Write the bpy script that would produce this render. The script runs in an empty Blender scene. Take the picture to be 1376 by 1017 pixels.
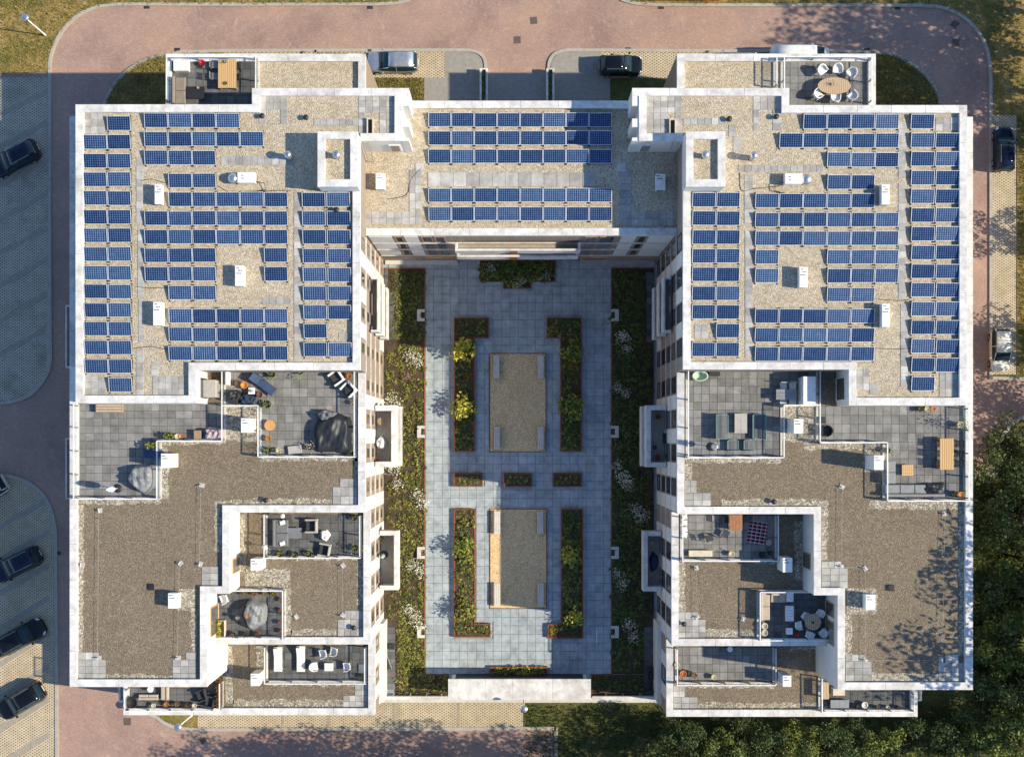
import bpy, bmesh, math, random
import numpy as np
from mathutils import Vector, Matrix

R = math.radians
scene = bpy.context.scene
C = scene.collection

# ------------------------------------------------------------------ camera
S = 0.0625          # metres per photo pixel on the ground
H = 105.0           # flying height of the camera
NX, NY = 689.0, 592.0   # photo pixel straight below the camera
cam_d = bpy.data.cameras.new('camera')
cam = bpy.data.objects.new('camera', cam_d)
C.objects.link(cam)
cam.location = (0, 0, H)
cam.rotation_euler = (0, 0, 0)
cam_d.sensor_width = 36.0
cam_d.lens = 36.0 * (H / S) / 1376.0
cam_d.shift_x = -1.0 / 1376.0
cam_d.shift_y = 83.5 / 1376.0
cam_d.clip_start = 1.0
cam_d.clip_end = 2000.0
scene.camera = cam

# ------------------------------------------------------------------ sky, sun, exposure
ELEV = R(36.5)
AZ = math.atan(0.14)            # the sun stands to the right of the photo, a little below
world = bpy.data.worlds.new('World')
scene.world = world
world.use_nodes = True
wn = world.node_tree
wn.nodes.clear()
sky = wn.nodes.new('ShaderNodeTexSky')
sky.sky_type = 'NISHITA'
sky.sun_disc = False
sky.sun_elevation = ELEV
sky.sun_rotation = R(90) + AZ
sky.dust_density = 0.2
sky.ozone_density = 4.5
bg = wn.nodes.new('ShaderNodeBackground')
bg.inputs['Strength'].default_value = 0.15
wo = wn.nodes.new('ShaderNodeOutputWorld')
wn.links.new(sky.outputs[0], bg.inputs[0])
wn.links.new(bg.outputs[0], wo.inputs[0])
sun_d = bpy.data.lights.new('sun', 'SUN')
sun_d.energy = 5.0
sun_d.angle = R(0.53)
sun_d.color = (1.0, 0.88, 0.66)
sun = bpy.data.objects.new('sun', sun_d)
C.objects.link(sun)
sd = Vector((-math.cos(ELEV) * math.cos(AZ), math.cos(ELEV) * math.sin(AZ), -math.sin(ELEV)))
sun.rotation_euler = sd.to_track_quat('-Z', 'Y').to_euler()
sun.location = (60, -10, 60)
vs = scene.view_settings
vs.view_transform = 'Standard'
vs.look = 'None'
vs.exposure = 0.33
vs.gamma = 1.0
vs.use_curve_mapping = False

# ------------------------------------------------------------------ helpers
def k(z):
    return S * (H - z) / H
def W(px, py, z=0.0):
    """photo pixel of a point at height z -> world x, y"""
    kk = k(z)
    return ((px - NX) * kk, (NY - py) * kk)
def WR(r, z=0.0):
    """photo rectangle (x0, y0, x1, y1) at height z -> world (xmin, ymin, xmax, ymax)"""
    x0, y1 = W(r[0], r[1], z)
    x1, y0 = W(r[2], r[3], z)
    return (x0, y0, x1, y1)

class MB:
    """collects faces for ONE mesh"""
    def __init__(self):
        self.v = []; self.f = []; self.m = []
    def add(self, vs_, fs_, mi=0):
        o = len(self.v)
        self.v += [tuple(p) for p in vs_]
        self.f += [tuple(i + o for i in f) for f in fs_]
        self.m += [mi] * len(fs_)
        return self
    def box(self, x0, y0, z0, x1, y1, z1, mi=0, top=None):
        t = top or 0.0
        self.add([(x0, y0, z0), (x1, y0, z0), (x1, y1, z0), (x0, y1, z0),
                  (x0 + t, y0 + t, z1), (x1 - t, y0 + t, z1), (x1 - t, y1 - t, z1), (x0 + t, y1 - t, z1)],
                 [(3, 2, 1, 0), (4, 5, 6, 7), (0, 1, 5, 4), (1, 2, 6, 5), (2, 3, 7, 6), (3, 0, 4, 7)], mi)
        return self
    def cbox(self, x0, y0, z0, x1, y1, z1, c=0.02, mi=0):
        """box with a chamfered top edge"""
        self.add([(x0, y0, z0), (x1, y0, z0), (x1, y1, z0), (x0, y1, z0),
                  (x0, y0, z1 - c), (x1, y0, z1 - c), (x1, y1, z1 - c), (x0, y1, z1 - c),
                  (x0 + c, y0 + c, z1), (x1 - c, y0 + c, z1), (x1 - c, y1 - c, z1), (x0 + c, y1 - c, z1)],
                 [(3, 2, 1, 0), (8, 9, 10, 11), (0, 1, 5, 4), (1, 2, 6, 5), (2, 3, 7, 6), (3, 0, 4, 7),
                  (4, 5, 9, 8), (5, 6, 10, 9), (6, 7, 11, 10), (7, 4, 8, 11)], mi)
        return self
    def prism(self, poly, z0, z1, mi=0):
        n = len(poly)
        a = sum(poly[i][0] * poly[(i + 1) % n][1] - poly[(i + 1) % n][0] * poly[i][1] for i in range(n))
        if a < 0: poly = poly[::-1]
        vs_ = [(p[0], p[1], z0) for p in poly] + [(p[0], p[1], z1) for p in poly]
        fs_ = [tuple(range(n - 1, -1, -1)), tuple(range(n, 2 * n))]
        fs_ += [(i, (i + 1) % n, n + (i + 1) % n, n + i) for i in range(n)]
        return self.add(vs_, fs_, mi)
    def tube(self, pts, r, n=8, mi=0, cap=True):
        """tube along points; r is one radius or one for each point"""
        pts = [Vector(p) for p in pts]
        if not hasattr(r, '__len__'): r = [r] * len(pts)
        vs_ = []; fs_ = []
        for i, p in enumerate(pts):
            d = (pts[min(i + 1, len(pts) - 1)] - pts[max(i - 1, 0)]).normalized()
            a = d.cross(Vector((0, 0, 1)))
            if a.length < 1e-3: a = Vector((1, 0, 0))
            a.normalize(); b = d.cross(a)
            for j in range(n):
                t = 2 * math.pi * j / n
                vs_.append(p + (a * math.cos(t) + b * math.sin(t)) * r[i])
        for i in range(len(pts) - 1):
            for j in range(n):
                q = (j + 1) % n
                fs_.append((i * n + j, i * n + q, (i + 1) * n + q, (i + 1) * n + j))
        if cap:
            fs_.append(tuple(range(n))[::-1]); fs_.append(tuple(range((len(pts) - 1) * n, len(pts) * n)))
        return self.add(vs_, fs_, mi)
    def lathe(self, prof, cx=0, cy=0, n=16, mi=0, sx=1.0, sy=1.0):
        """revolve (r, z) pairs round a vertical axis"""
        vs_ = []; fs_ = []
        for r, z in prof:
            for j in range(n):
                t = 2 * math.pi * j / n
                vs_.append((cx + r * math.cos(t) * sx, cy + r * math.sin(t) * sy, z))
        for i in range(len(prof) - 1):
            for j in range(n):
                q = (j + 1) % n
                fs_.append((i * n + j, i * n + q, (i + 1) * n + q, (i + 1) * n + j))
        fs_.append(tuple(range(n))[::-1]); fs_.append(tuple(range((len(prof) - 1) * n, len(prof) * n)))
        return self.add(vs_, fs_, mi)
    def mesh(self, name, mats, smooth=False):
        me = bpy.data.meshes.new(name)
        me.from_pydata(self.v, [], self.f)
        if not isinstance(mats, (list, tuple)): mats = [mats]
        for m in mats: me.materials.append(m)
        if len(mats) > 1: me.polygons.foreach_set('material_index', self.m)
        if smooth: me.polygons.foreach_set('use_smooth', [True] * len(me.polygons))
        me.update()
        return me
    def build(self, name, mats, parent=None, smooth=False, loc=None, rz=0.0):
        return put(name, self.mesh(name, mats, smooth), parent, loc, rz)

def put(name, me, parent=None, loc=None, rz=0.0, sc=None):
    o = bpy.data.objects.new(name, me)
    C.objects.link(o)
    if parent is not None: o.parent = parent
    if loc is not None: o.location = loc
    if rz: o.rotation_euler = (0, 0, rz)
    if sc is not None: o.scale = sc
    return o
def tag(o, label=None, cat=None, group=None, kind=None):
    if label: o['label'] = label
    if cat: o['category'] = cat
    if group: o['group'] = group
    if kind: o['kind'] = kind
    return o
def empty(name, loc, rz=0.0, label=None, cat=None, group=None):
    o = bpy.data.objects.new(name, None)
    o.empty_display_size = 0.2
    C.objects.link(o)
    o.location = loc; o.rotation_euler = (0, 0, rz)
    return tag(o, label, cat, group)
def copy_tree(o, parent=None):
    c = o.copy(); C.objects.link(c); c.parent = parent
    for ch in o.children: copy_tree(ch, c)
    return c
ORD = ['first', 'second', 'third', 'fourth', 'fifth', 'sixth', 'seventh', 'eighth', 'ninth', 'tenth', 'eleventh',
       'twelfth', 'thirteenth', 'fourteenth', 'fifteenth', 'sixteenth']

# ------------------------------------------------------------------ materials
class NT:
    def __init__(self, name):
        self.mat = bpy.data.materials.new(name)
        self.mat.use_nodes = True
        self.t = self.mat.node_tree
        self.t.nodes.clear()
        self.out = self.t.nodes.new('ShaderNodeOutputMaterial')
        self.b = self.t.nodes.new('ShaderNodeBsdfPrincipled')
        self.t.links.new(self.b.outputs[0], self.out.inputs[0])
    def n(self, typ, **kw):
        nd = self.t.nodes.new('ShaderNode' + typ)
        for a, v in kw.items():
            if hasattr(nd, a) and a not in ('Scale',): setattr(nd, a, v)
        return nd
    def l(self, a, b): self.t.links.new(a, b)
    def pos(self):
        return self.n('NewGeometry').outputs['Position']
    def noise(self, scale, detail=3.0, rough=0.55, vec=None, dist=0.0):
        nd = self.n('TexNoise')
        nd.inputs['Scale'].default_value = scale
        nd.inputs['Detail'].default_value = detail
        nd.inputs['Roughness'].default_value = rough
        nd.inputs['Distortion'].default_value = dist
        self.l(vec if vec is not None else self.pos(), nd.inputs['Vector'])
        return nd.outputs['Fac']
    def voro(self, scale, out='Distance', feature='F1', vec=None, rnd=1.0):
        nd = self.n('TexVoronoi')
        nd.feature = feature
        nd.inputs['Scale'].default_value = scale
        nd.inputs['Randomness'].default_value = rnd
        self.l(vec if vec is not None else self.pos(), nd.inputs['Vector'])
        return nd.outputs[out]
    def ramp(self, fac, stops, interp='LINEAR'):
        nd = self.n('ValToRGB')
        cr = nd.color_ramp
        cr.interpolation = interp
        while len(cr.elements) < len(stops): cr.elements.new(0.5)
        for e, (p, c) in zip(cr.elements, stops):
            e.position = p
            e.color = (c[0], c[1], c[2], 1.0)
        self.l(fac, nd.inputs['Fac'])
        return nd.outputs['Color']
    def mix(self, a, b, fac, mode='MIX'):
        nd = self.n('Mix')
        nd.data_type = 'RGBA'; nd.blend_type = mode
        if isinstance(fac, (int, float)): nd.inputs[0].default_value = fac
        else: self.l(fac, nd.inputs[0])
        for s, i in ((a, 6), (b, 7)):
            if isinstance(s, tuple): nd.inputs[i].default_value = (s[0], s[1], s[2], 1.0)
            else: self.l(s, nd.inputs[i])
        return nd.outputs[2]
    def math(self, op, a, b=0.0):
        nd = self.n('Math'); nd.operation = op
        for s, i in ((a, 0), (b, 1)):
            if isinstance(s, (int, float)): nd.inputs[i].default_value = s
            else: self.l(s, nd.inputs[i])
        return nd.outputs[0]
    def grey(self, fac, lo, hi):
        return self.ramp(fac, [(0.25, (lo, lo, lo)), (0.75, (hi, hi, hi))])
    def bump(self, h, dist=0.02, strength=0.6):
        nd = self.n('Bump')
        nd.inputs['Distance'].default_value = dist
        nd.inputs['Strength'].default_value = strength
        self.l(h, nd.inputs['Height'])
        self.l(nd.outputs[0], self.b.inputs['Normal'])
    def rnd(self):
        """a random number for each object and each loose piece of it"""
        a = self.n('ObjectInfo').outputs['Random']
        b = self.n('NewGeometry').outputs['Random Per Island']
        return self.math('FRACT', self.math('ADD', a, b))
    def fin(self, col=None, rough=0.8, metal=0.0, spec=0.3):
        if col is not None:
            if isinstance(col, tuple): self.b.inputs['Base Color'].default_value = (col[0], col[1], col[2], 1.0)
            else: self.l(col, self.b.inputs['Base Color'])
        if isinstance(rough, (int, float)): self.b.inputs['Roughness'].default_value = rough
        else: self.l(rough, self.b.inputs['Roughness'])
        self.b.inputs['Metallic'].default_value = metal
        self.b.inputs['Specular IOR Level'].default_value = spec
        return self.mat

M = {}
def plain(name, col, rough=0.7, metal=0.0, spec=0.3, var=0.12, scale=3.0):
    """paint, cloth or metal with slight unevenness"""
    t = NT(name)
    f = t.noise(scale, 4.0)
    lo = tuple(c * (1 - var) for c in col); hi = tuple(min(1.0, c * (1 + var)) for c in col)
    M[name] = t.fin(t.ramp(f, [(0.3, lo), (0.7, hi)]), rough, metal, spec)
    return M[name]

def gravel(name, stops, scale, big, rough=0.95):
    t = NT(name)
    moss = tuple(q * (w if name != 'gravel_gold' else .9) for q, w in zip(stops[1][1], (0.62, 0.66, 0.55)))
    c = t.voro(scale, 'Color')
    sep = t.n('SeparateColor'); t.l(c, sep.inputs[0])
    base = t.ramp(sep.outputs[0], stops)
    base = t.mix(base, t.grey(t.noise(0.45, 4.0), big[0], big[1]), 1.0, 'MULTIPLY')
    base = t.mix(base, moss, t.ramp(t.noise(0.6, 8.0, 0.72, dist=1.2), [(0.52, (0, 0, 0)), (0.75, (0.42, 0.42, 0.42))]))
    base = t.mix(base, t.grey(t.noise(2.2, 5.0, 0.7), 0.84, 1.1), 1.0, 'MULTIPLY')
    d = t.voro(scale, 'Distance')
    base = t.mix(base, t.ramp(d, [(0.0, (1, 1, 1)), (0.55, (0.93, 0.92, 0.91)), (1.0, (0.6, 0.58, 0.56))]), 0.7 if name != 'gravel_gold' else 0.3, 'MULTIPLY')
    t.bump(t.math('SUBTRACT', 1.0, d), 0.05, 0.9)
    M[name] = t.fin(base, rough)
gravel('gravel_pale', [(0.0, (0.42, 0.345, 0.245)), (0.3, (0.54, 0.46, 0.335)), (0.7, (0.62, 0.54, 0.41)), (1.0, (0.76, 0.69, 0.57))], 11.5, (0.86, 1.0))
gravel('gravel_brown', [(0.0, (0.185, 0.145, 0.10)), (0.35, (0.25, 0.20, 0.142)), (0.75, (0.295, 0.24, 0.172)), (1.0, (0.41, 0.35, 0.265))], 15.0, (0.84, 1.0))
gravel('gravel_border', [(0.0, (0.20, 0.17, 0.13)), (0.35, (0.36, 0.32, 0.25)), (0.75, (0.48, 0.44, 0.36)), (1.0, (0.74, 0.69, 0.60))], 9.0, (0.88, 1.0))
gravel('gravel_gold', [(0.0, (0.62, 0.43, 0.22)), (0.4, (0.78, 0.57, 0.31)), (0.8, (0.86, 0.66, 0.39)), (1.0, (0.9, 0.76, 0.52))], 12.0, (0.92, 1.0))

def tiles_mat(name, lo, hi, tint=(1, 1, 1)):
    t = NT(name)
    r = t.rnd()
    c1 = t.ramp(r, [(0.0, tuple(lo * q for q in tint)), (0.8, tuple((lo * .4 + hi * .6) * q for q in tint)), (1.0, tuple(hi * q for q in tint))])
    c = t.mix(c1, t.ramp(t.noise(1.6, 5.0, 0.65), [(0.3, (0.72, 0.71, 0.70)), (0.55, (1, 1, 1)), (0.75, (1.18, 1.17, 1.14))]), 1.0, 'MULTIPLY')
    c = t.mix(c, t.grey(t.noise(22.0, 3.0), 0.85, 1.1), 1.0, 'MULTIPLY')
    c = t.mix(c, t.ramp(t.noise(0.35, 7.0, 0.7, dist=0.8), [(0.35, (0.80, 0.79, 0.77)), (0.55, (1, 1, 1))]), 1.0, 'MULTIPLY')
    t.bump(t.noise(40.0, 2.0), 0.004, 0.4)
    M[name] = t.fin(c, 0.85)
tiles_mat('terrace_tile', 0.20, 0.32, (1.0, 1.0, 0.99))
tiles_mat('dark_terrace_tile', 0.11, 0.19, (0.97, 1.0, 1.03))
tiles_mat('roof_paver', 0.36, 0.60, (1.0, 0.985, 0.95))
tiles_mat('court_tile', 0.44, 0.51, (0.87, 1.0, 1.08))
tiles_mat('capping', 0.70, 0.84, (1.0, 0.985, 0.96))

# white render with faint streaks
t = NT('white_render')
c = t.ramp(t.noise(0.8, 5.0, 0.6), [(0.3, (0.66, 0.645, 0.62)), (0.6, (0.75, 0.735, 0.71))])
M['white_render'] = t.fin(c, 0.75)
t = NT('taupe_brick')
bt = t.n('TexBrick'); t.l(t.pos(), bt.inputs['Vector'])
bt.inputs['Color1'].default_value = (0.30, 0.235, 0.19, 1); bt.inputs['Color2'].default_value = (0.36, 0.29, 0.235, 1)
bt.inputs['Mortar'].default_value = (0.26, 0.22, 0.19, 1); bt.inputs['Scale'].default_value = 4.5
M['taupe_brick'] = t.fin(bt.outputs['Color'], 0.9)

# clinker road: tiny bricks, worn patches, sandy streaks
t = NT('clinker_road')
bt = t.n('TexBrick'); t.l(t.pos(), bt.inputs['Vector'])
bt.inputs['Color1'].default_value = (0.40, 0.25, 0.20, 1); bt.inputs['Color2'].default_value = (0.30, 0.195, 0.165, 1)
bt.inputs['Mortar'].default_value = (0.42, 0.32, 0.26, 1); bt.inputs['Scale'].default_value = 3.2
bt.inputs['Mortar Size'].default_value = 0.03
c = t.mix(bt.outputs['Color'], t.ramp(t.noise(0.22, 6.0, 0.6), [(0.28, (0.70, 0.68, 0.72)), (0.5, (0.98, 0.97, 0.97)), (0.75, (1.2, 1.14, 1.05))]), 1.0, 'MULTIPLY')
c = t.mix(c, (0.54, 0.42, 0.32), t.ramp(t.noise(0.9, 9.0, 0.78, dist=2.5), [(0.52, (0, 0, 0)), (0.74, (0.75, 0.75, 0.75))]))
c = t.mix(c, t.grey(t.noise(7.0, 4.0, 0.7), 0.80, 1.18), 1.0, 'MULTIPLY')
t.bump(t.noise(9.0, 3.0), 0.01, 0.4)
M['clinker_road'] = t.fin(c, 0.88)

# lattice paving blocks with soil and grass in the cells
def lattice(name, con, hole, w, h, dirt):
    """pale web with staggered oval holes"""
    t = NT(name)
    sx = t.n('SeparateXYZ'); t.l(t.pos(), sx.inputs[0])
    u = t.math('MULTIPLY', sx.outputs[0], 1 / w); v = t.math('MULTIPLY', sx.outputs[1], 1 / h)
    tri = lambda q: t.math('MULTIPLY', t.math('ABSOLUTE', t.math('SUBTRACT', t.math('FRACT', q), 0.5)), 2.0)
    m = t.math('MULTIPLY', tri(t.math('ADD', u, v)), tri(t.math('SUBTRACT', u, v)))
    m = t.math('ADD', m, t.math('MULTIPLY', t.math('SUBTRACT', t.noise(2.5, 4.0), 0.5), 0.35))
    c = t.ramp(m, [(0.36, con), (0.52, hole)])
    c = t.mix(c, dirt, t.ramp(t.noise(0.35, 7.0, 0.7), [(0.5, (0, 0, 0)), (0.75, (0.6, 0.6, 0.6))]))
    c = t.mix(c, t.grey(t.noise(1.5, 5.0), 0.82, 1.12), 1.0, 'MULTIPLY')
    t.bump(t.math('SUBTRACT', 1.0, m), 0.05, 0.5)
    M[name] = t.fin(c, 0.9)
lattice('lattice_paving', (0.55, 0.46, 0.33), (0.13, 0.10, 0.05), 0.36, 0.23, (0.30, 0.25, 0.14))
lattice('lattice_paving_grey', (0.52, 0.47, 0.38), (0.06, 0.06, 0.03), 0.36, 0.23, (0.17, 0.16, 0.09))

t = NT('lawn')
c = t.ramp(t.noise(0.5, 7.0, 0.7, dist=0.8), [(0.28, (0.11, 0.13, 0.03)), (0.42, (0.24, 0.20, 0.06)), (0.55, (0.42, 0.29, 0.11)), (0.72, (0.52, 0.40, 0.20))])
c = t.mix(c, t.ramp(t.noise(3.5, 6.0, 0.7), [(0.3, (0.55, 0.6, 0.5)), (0.6, (1.05, 1.05, 1.0)), (0.8, (1.5, 1.4, 1.2))]), 1.0, 'MULTIPLY')
t.bump(t.noise(9.0, 5.0, 0.75), 0.2, 0.9)
M['lawn'] = t.fin(c, 0.95)
t = NT('rough_grass')
c = t.ramp(t.noise(0.4, 7.0, 0.7), [(0.3, (0.07, 0.085, 0.028)), (0.5, (0.14, 0.15, 0.05)), (0.7, (0.24, 0.20, 0.09))])
c = t.mix(c, t.ramp(t.noise(5.0, 5.0, 0.7), [(0.3, (0.5, 0.55, 0.5)), (0.7, (1.3, 1.25, 1.1))]), 1.0, 'MULTIPLY')
t.bump(t.noise(8.0, 5.0, 0.7), 0.2, 0.9)
M['rough_grass'] = t.fin(c, 0.95)
t = NT('soil')
c = t.ramp(t.noise(2.0, 7.0, 0.7), [(0.3, (0.045, 0.032, 0.022)), (0.7, (0.12, 0.085, 0.055))])
t.bump(t.noise(12.0, 5.0, 0.7), 0.08, 0.8)
M['soil'] = t.fin(c, 0.95)
t = NT('corten_steel')
M['corten_steel'] = t.fin(t.ramp(t.noise(6.0, 6.0, 0.7), [(0.3, (0.17, 0.055, 0.025)), (0.7, (0.33, 0.12, 0.055))]), 0.8)

# solar cells: fine white grid on blue silicon
t = NT('solar_cells')
tc = t.n('TexCoord').outputs['UV']
bt = t.n('TexBrick'); t.l(tc, bt.inputs['Vector'])
bt.offset = 0.0
bt.inputs['Scale'].default_value = 1.0
bt.inputs['Brick Width'].default_value = 0.1; bt.inputs['Row Height'].default_value = 1 / 6
bt.inputs['Mortar Size'].default_value = 0.0085; bt.inputs['Mortar Smooth'].default_value = 0.2
bt.inputs['Color1'].default_value = (0.003, 0.014, 0.062, 1); bt.inputs['Color2'].default_value = (0.008, 0.032, 0.125, 1)
bt.inputs['Mortar'].default_value = (0.17, 0.28, 0.47, 1)
c = t.mix(bt.outputs['Color'], t.ramp(t.n('ObjectInfo').outputs['Random'], [(0, (0.6, 0.66, 0.72)), (0.5, (1.0, 1.0, 1.0)), (1, (1.5, 1.4, 1.25))]), 1.0, 'MULTIPLY')
c = t.mix(c, t.ramp(t.noise(3.0, 5.0, 0.7), [(0.3, (0.75, 0.78, 0.85)), (0.7, (1.3, 1.25, 1.15))]), 1.0, 'MULTIPLY')
M['solar_cells'] = t.fin(c, t.ramp(t.n('ObjectInfo').outputs['Random'], [(0, (.1, .1, .1)), (1, (.4, .4, .4))]), 0.0, 0.35)

t = NT('window_glass')
M['window_glass'] = t.fin(t.ramp(t.rnd(), [(0.0, (0.03, 0.035, 0.04)), (1.0, (0.20, 0.18, 0.16))]), 0.06, 0.0, 0.6)
t = NT('car_glass')
M['car_glass'] = t.fin((0.012, 0.032, 0.045), 0.05, 0.0, 0.5)
t = NT('rail_glass')
t.b.inputs['Base Color'].default_value = (0.75, 0.86, 0.9, 1)
t.b.inputs['Roughness'].default_value = 0.05
t.b.inputs['Alpha'].default_value = 0.12
M['rail_glass'] = t.mat
t = NT('wood_oak')
wv = t.n('TexWave'); wv.wave_type = 'BANDS'; wv.bands_direction = 'X'; t.l(t.pos(), wv.inputs['Vector'])
wv.inputs['Scale'].default_value = 2.2; wv.inputs['Distortion'].default_value = 2.0; wv.inputs['Detail'].default_value = 3.0
M['wood_oak'] = t.fin(t.ramp(wv.outputs['Fac'], [(0.1, (0.48, 0.29, 0.125)), (0.8, (0.66, 0.44, 0.22))]), 0.6)
t = NT('wood_pale')
wv = t.n('TexWave'); wv.wave_type = 'BANDS'; wv.bands_direction = 'X'; t.l(t.pos(), wv.inputs['Vector'])
wv.inputs['Scale'].default_value = 2.0; wv.inputs['Distortion'].default_value = 2.5
M['wood_pale'] = t.fin(t.ramp(wv.outputs['Fac'], [(0.1, (0.40, 0.28, 0.18)), (0.8, (0.55, 0.41, 0.27))]), 0.65)
t = NT('tartan')
sx = t.n('SeparateXYZ'); t.l(t.n('TexCoord').outputs['Object'], sx.inputs[0])
def stripes(o, per, w): return t.math('LESS_THAN', t.math('FRACT', t.math('MULTIPLY', t.math('ADD', o, 10.0), 1 / per)), w)
c = t.mix((0.012, 0.014, 0.035), (0.40, 0.03, 0.05), stripes(sx.outputs[0], 0.34, 0.45))
c = t.mix(c, (0.55, 0.52, 0.54), stripes(sx.outputs[1], 0.27, 0.22))
c = t.mix(c, (0.5, 0.47, 0.5), t.math('MULTIPLY', stripes(sx.outputs[0], 0.34, 0.12), 0.8))
M['tartan'] = t.fin(c, 0.95)

def leaf(name, lo, hi, spec=0.25, tr=0.0):
    t = NT(name)
    r = t.rnd()
    c = t.ramp(r, [(0.0, lo), (0.6, tuple((a + b) / 2 for a, b in zip(lo, hi))), (1.0, hi)])
    c = t.mix(c, t.grey(t.noise(1.2, 3.0), 0.75, 1.25), 1.0, 'MULTIPLY')
    M[name] = t.fin(c, 0.6, 0.0, spec)
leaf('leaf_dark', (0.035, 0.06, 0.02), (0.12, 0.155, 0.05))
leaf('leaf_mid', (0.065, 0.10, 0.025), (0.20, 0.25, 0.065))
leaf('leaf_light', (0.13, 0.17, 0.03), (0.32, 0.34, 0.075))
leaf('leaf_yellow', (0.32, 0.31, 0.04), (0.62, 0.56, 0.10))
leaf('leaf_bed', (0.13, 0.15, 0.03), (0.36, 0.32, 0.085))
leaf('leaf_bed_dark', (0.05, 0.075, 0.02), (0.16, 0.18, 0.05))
leaf('leaf_white', (0.42, 0.43, 0.32), (0.88, 0.85, 0.74))
leaf('leaf_pink', (0.20, 0.10, 0.11), (0.45, 0.28, 0.28))
leaf('leaf_rust', (0.22, 0.07, 0.02), (0.45, 0.2, 0.04))
leaf('leaf_orange', (0.5, 0.22, 0.02), (0.8, 0.4, 0.03))
leaf('leaf_red', (0.5, 0.01, 0.03), (0.75, 0.05, 0.08))
leaf('leaf_pale', (0.40, 0.30, 0.20), (0.75, 0.62, 0.45))
leaf('grass_blade', (0.12, 0.13, 0.03), (0.42, 0.32, 0.12))
leaf('twig', (0.14, 0.11, 0.07), (0.30, 0.25, 0.18))

for nm, col, ro, me_, sp in [
    ('bark', (0.07, 0.05, 0.035), 0.95, 0, 0.2), ('concrete', (0.42, 0.40, 0.37), 0.85, 0, 0.3), ('pale_concrete', (0.60, 0.58, 0.54), 0.85, 0, 0.3),
    ('kerb_stone', (0.40, 0.375, 0.33), 0.9, 0, 0.3), ('parking_strip', (0.33, 0.30, 0.25), 0.9, 0, 0.3), ('drive_paving', (0.30, 0.285, 0.26), 0.9, 0, 0.3),
    ('white_metal', (0.80, 0.80, 0.79), 0.4, 0, 0.5), ('cabinet_white', (0.84, 0.83, 0.81), 0.45, 0, 0.5), ('silver_metal', (0.62, 0.63, 0.64), 0.35, 0.9, 0.5),
    ('grey_metal', (0.30, 0.31, 0.32), 0.45, 0.5, 0.5), ('dark_metal', (0.035, 0.036, 0.04), 0.45, 0.3, 0.5), ('black_rubber', (0.012, 0.012, 0.013), 0.8, 0, 0.3),
    ('panel_frame', (0.70, 0.72, 0.74), 0.35, 0.2, 0.5), ('dark_print', (0.02, 0.02, 0.022), 0.7, 0, 0.3),
    ('white_cloth', (0.80, 0.79, 0.76), 0.9, 0, 0.2), ('grey_cloth', (0.17, 0.18, 0.19), 0.85, 0, 0.25), ('dark_cover', (0.028, 0.031, 0.037), 0.5, 0, 0.45),
    ('grey_cover', (0.24, 0.25, 0.255), 0.5, 0, 0.45), ('taupe_cloth', (0.26, 0.225, 0.19), 0.9, 0, 0.2), ('beige_cloth', (0.46, 0.40, 0.32), 0.9, 0, 0.2),
    ('charcoal_cloth', (0.05, 0.053, 0.058), 0.9, 0, 0.2), ('blue_cloth', (0.055, 0.085, 0.17), 0.85, 0, 0.2), ('navy_cloth', (0.03, 0.045, 0.085), 0.8, 0, 0.2),
    ('pink_cloth', (0.48, 0.38, 0.40), 0.85, 0, 0.2), ('rattan', (0.33, 0.24, 0.16), 0.85, 0, 0.2), ('mint_plastic', (0.40, 0.55, 0.44), 0.5, 0, 0.4),
    ('teal_metal', (0.16, 0.27, 0.27), 0.5, 0, 0.4), ('terracotta', (0.50, 0.19, 0.07), 0.85, 0, 0.2), ('orange_pot', (0.68, 0.25, 0.05), 0.6, 0, 0.4),
    ('brown_pot', (0.14, 0.07, 0.04), 0.8, 0, 0.3), ('black_pot', (0.025, 0.025, 0.027), 0.7, 0, 0.3), ('cream_pot', (0.62, 0.55, 0.43), 0.8, 0, 0.3),
    ('red_plastic', (0.55, 0.02, 0.04), 0.5, 0, 0.4), ('tan_seat', (0.58, 0.30, 0.11), 0.6, 0, 0.4), ('wood_red', (0.36, 0.165, 0.085), 0.6, 0, 0.3),
    ('dark_wood', (0.09, 0.055, 0.035), 0.7, 0, 0.3), ('white_plastic', (0.83, 0.83, 0.82), 0.4, 0, 0.4),
    ('paint_navy', (0.006, 0.011, 0.032), 0.07, 0, 0.5), ('paint_black', (0.005, 0.006, 0.008), 0.07, 0, 0.5), ('paint_silver', (0.50, 0.53, 0.57), 0.25, 0.6, 0.6),
    ('paint_white', (0.78, 0.78, 0.76), 0.25, 0, 0.6), ('paint_cream', (0.70, 0.69, 0.62), 0.25, 0, 0.6), ('lamp_clear', (0.65, 0.67, 0.68), 0.15, 0.2, 0.6), ('lamp_red', (0.40, 0.012, 0.012), 0.2, 0, 0.6),
    ('roof_membrane', (0.055, 0.055, 0.058), 0.9, 0, 0.3), ('balcony_floor', (0.36, 0.33, 0.28), 0.9, 0, 0.2), ('drain_iron', (0.055, 0.048, 0.045), 0.8, 0.2, 0.3),
    ('manhole_iron', (0.14, 0.11, 0.10), 0.85, 0.2, 0.3)]:
    plain(nm, col, ro, me_, sp)

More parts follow.
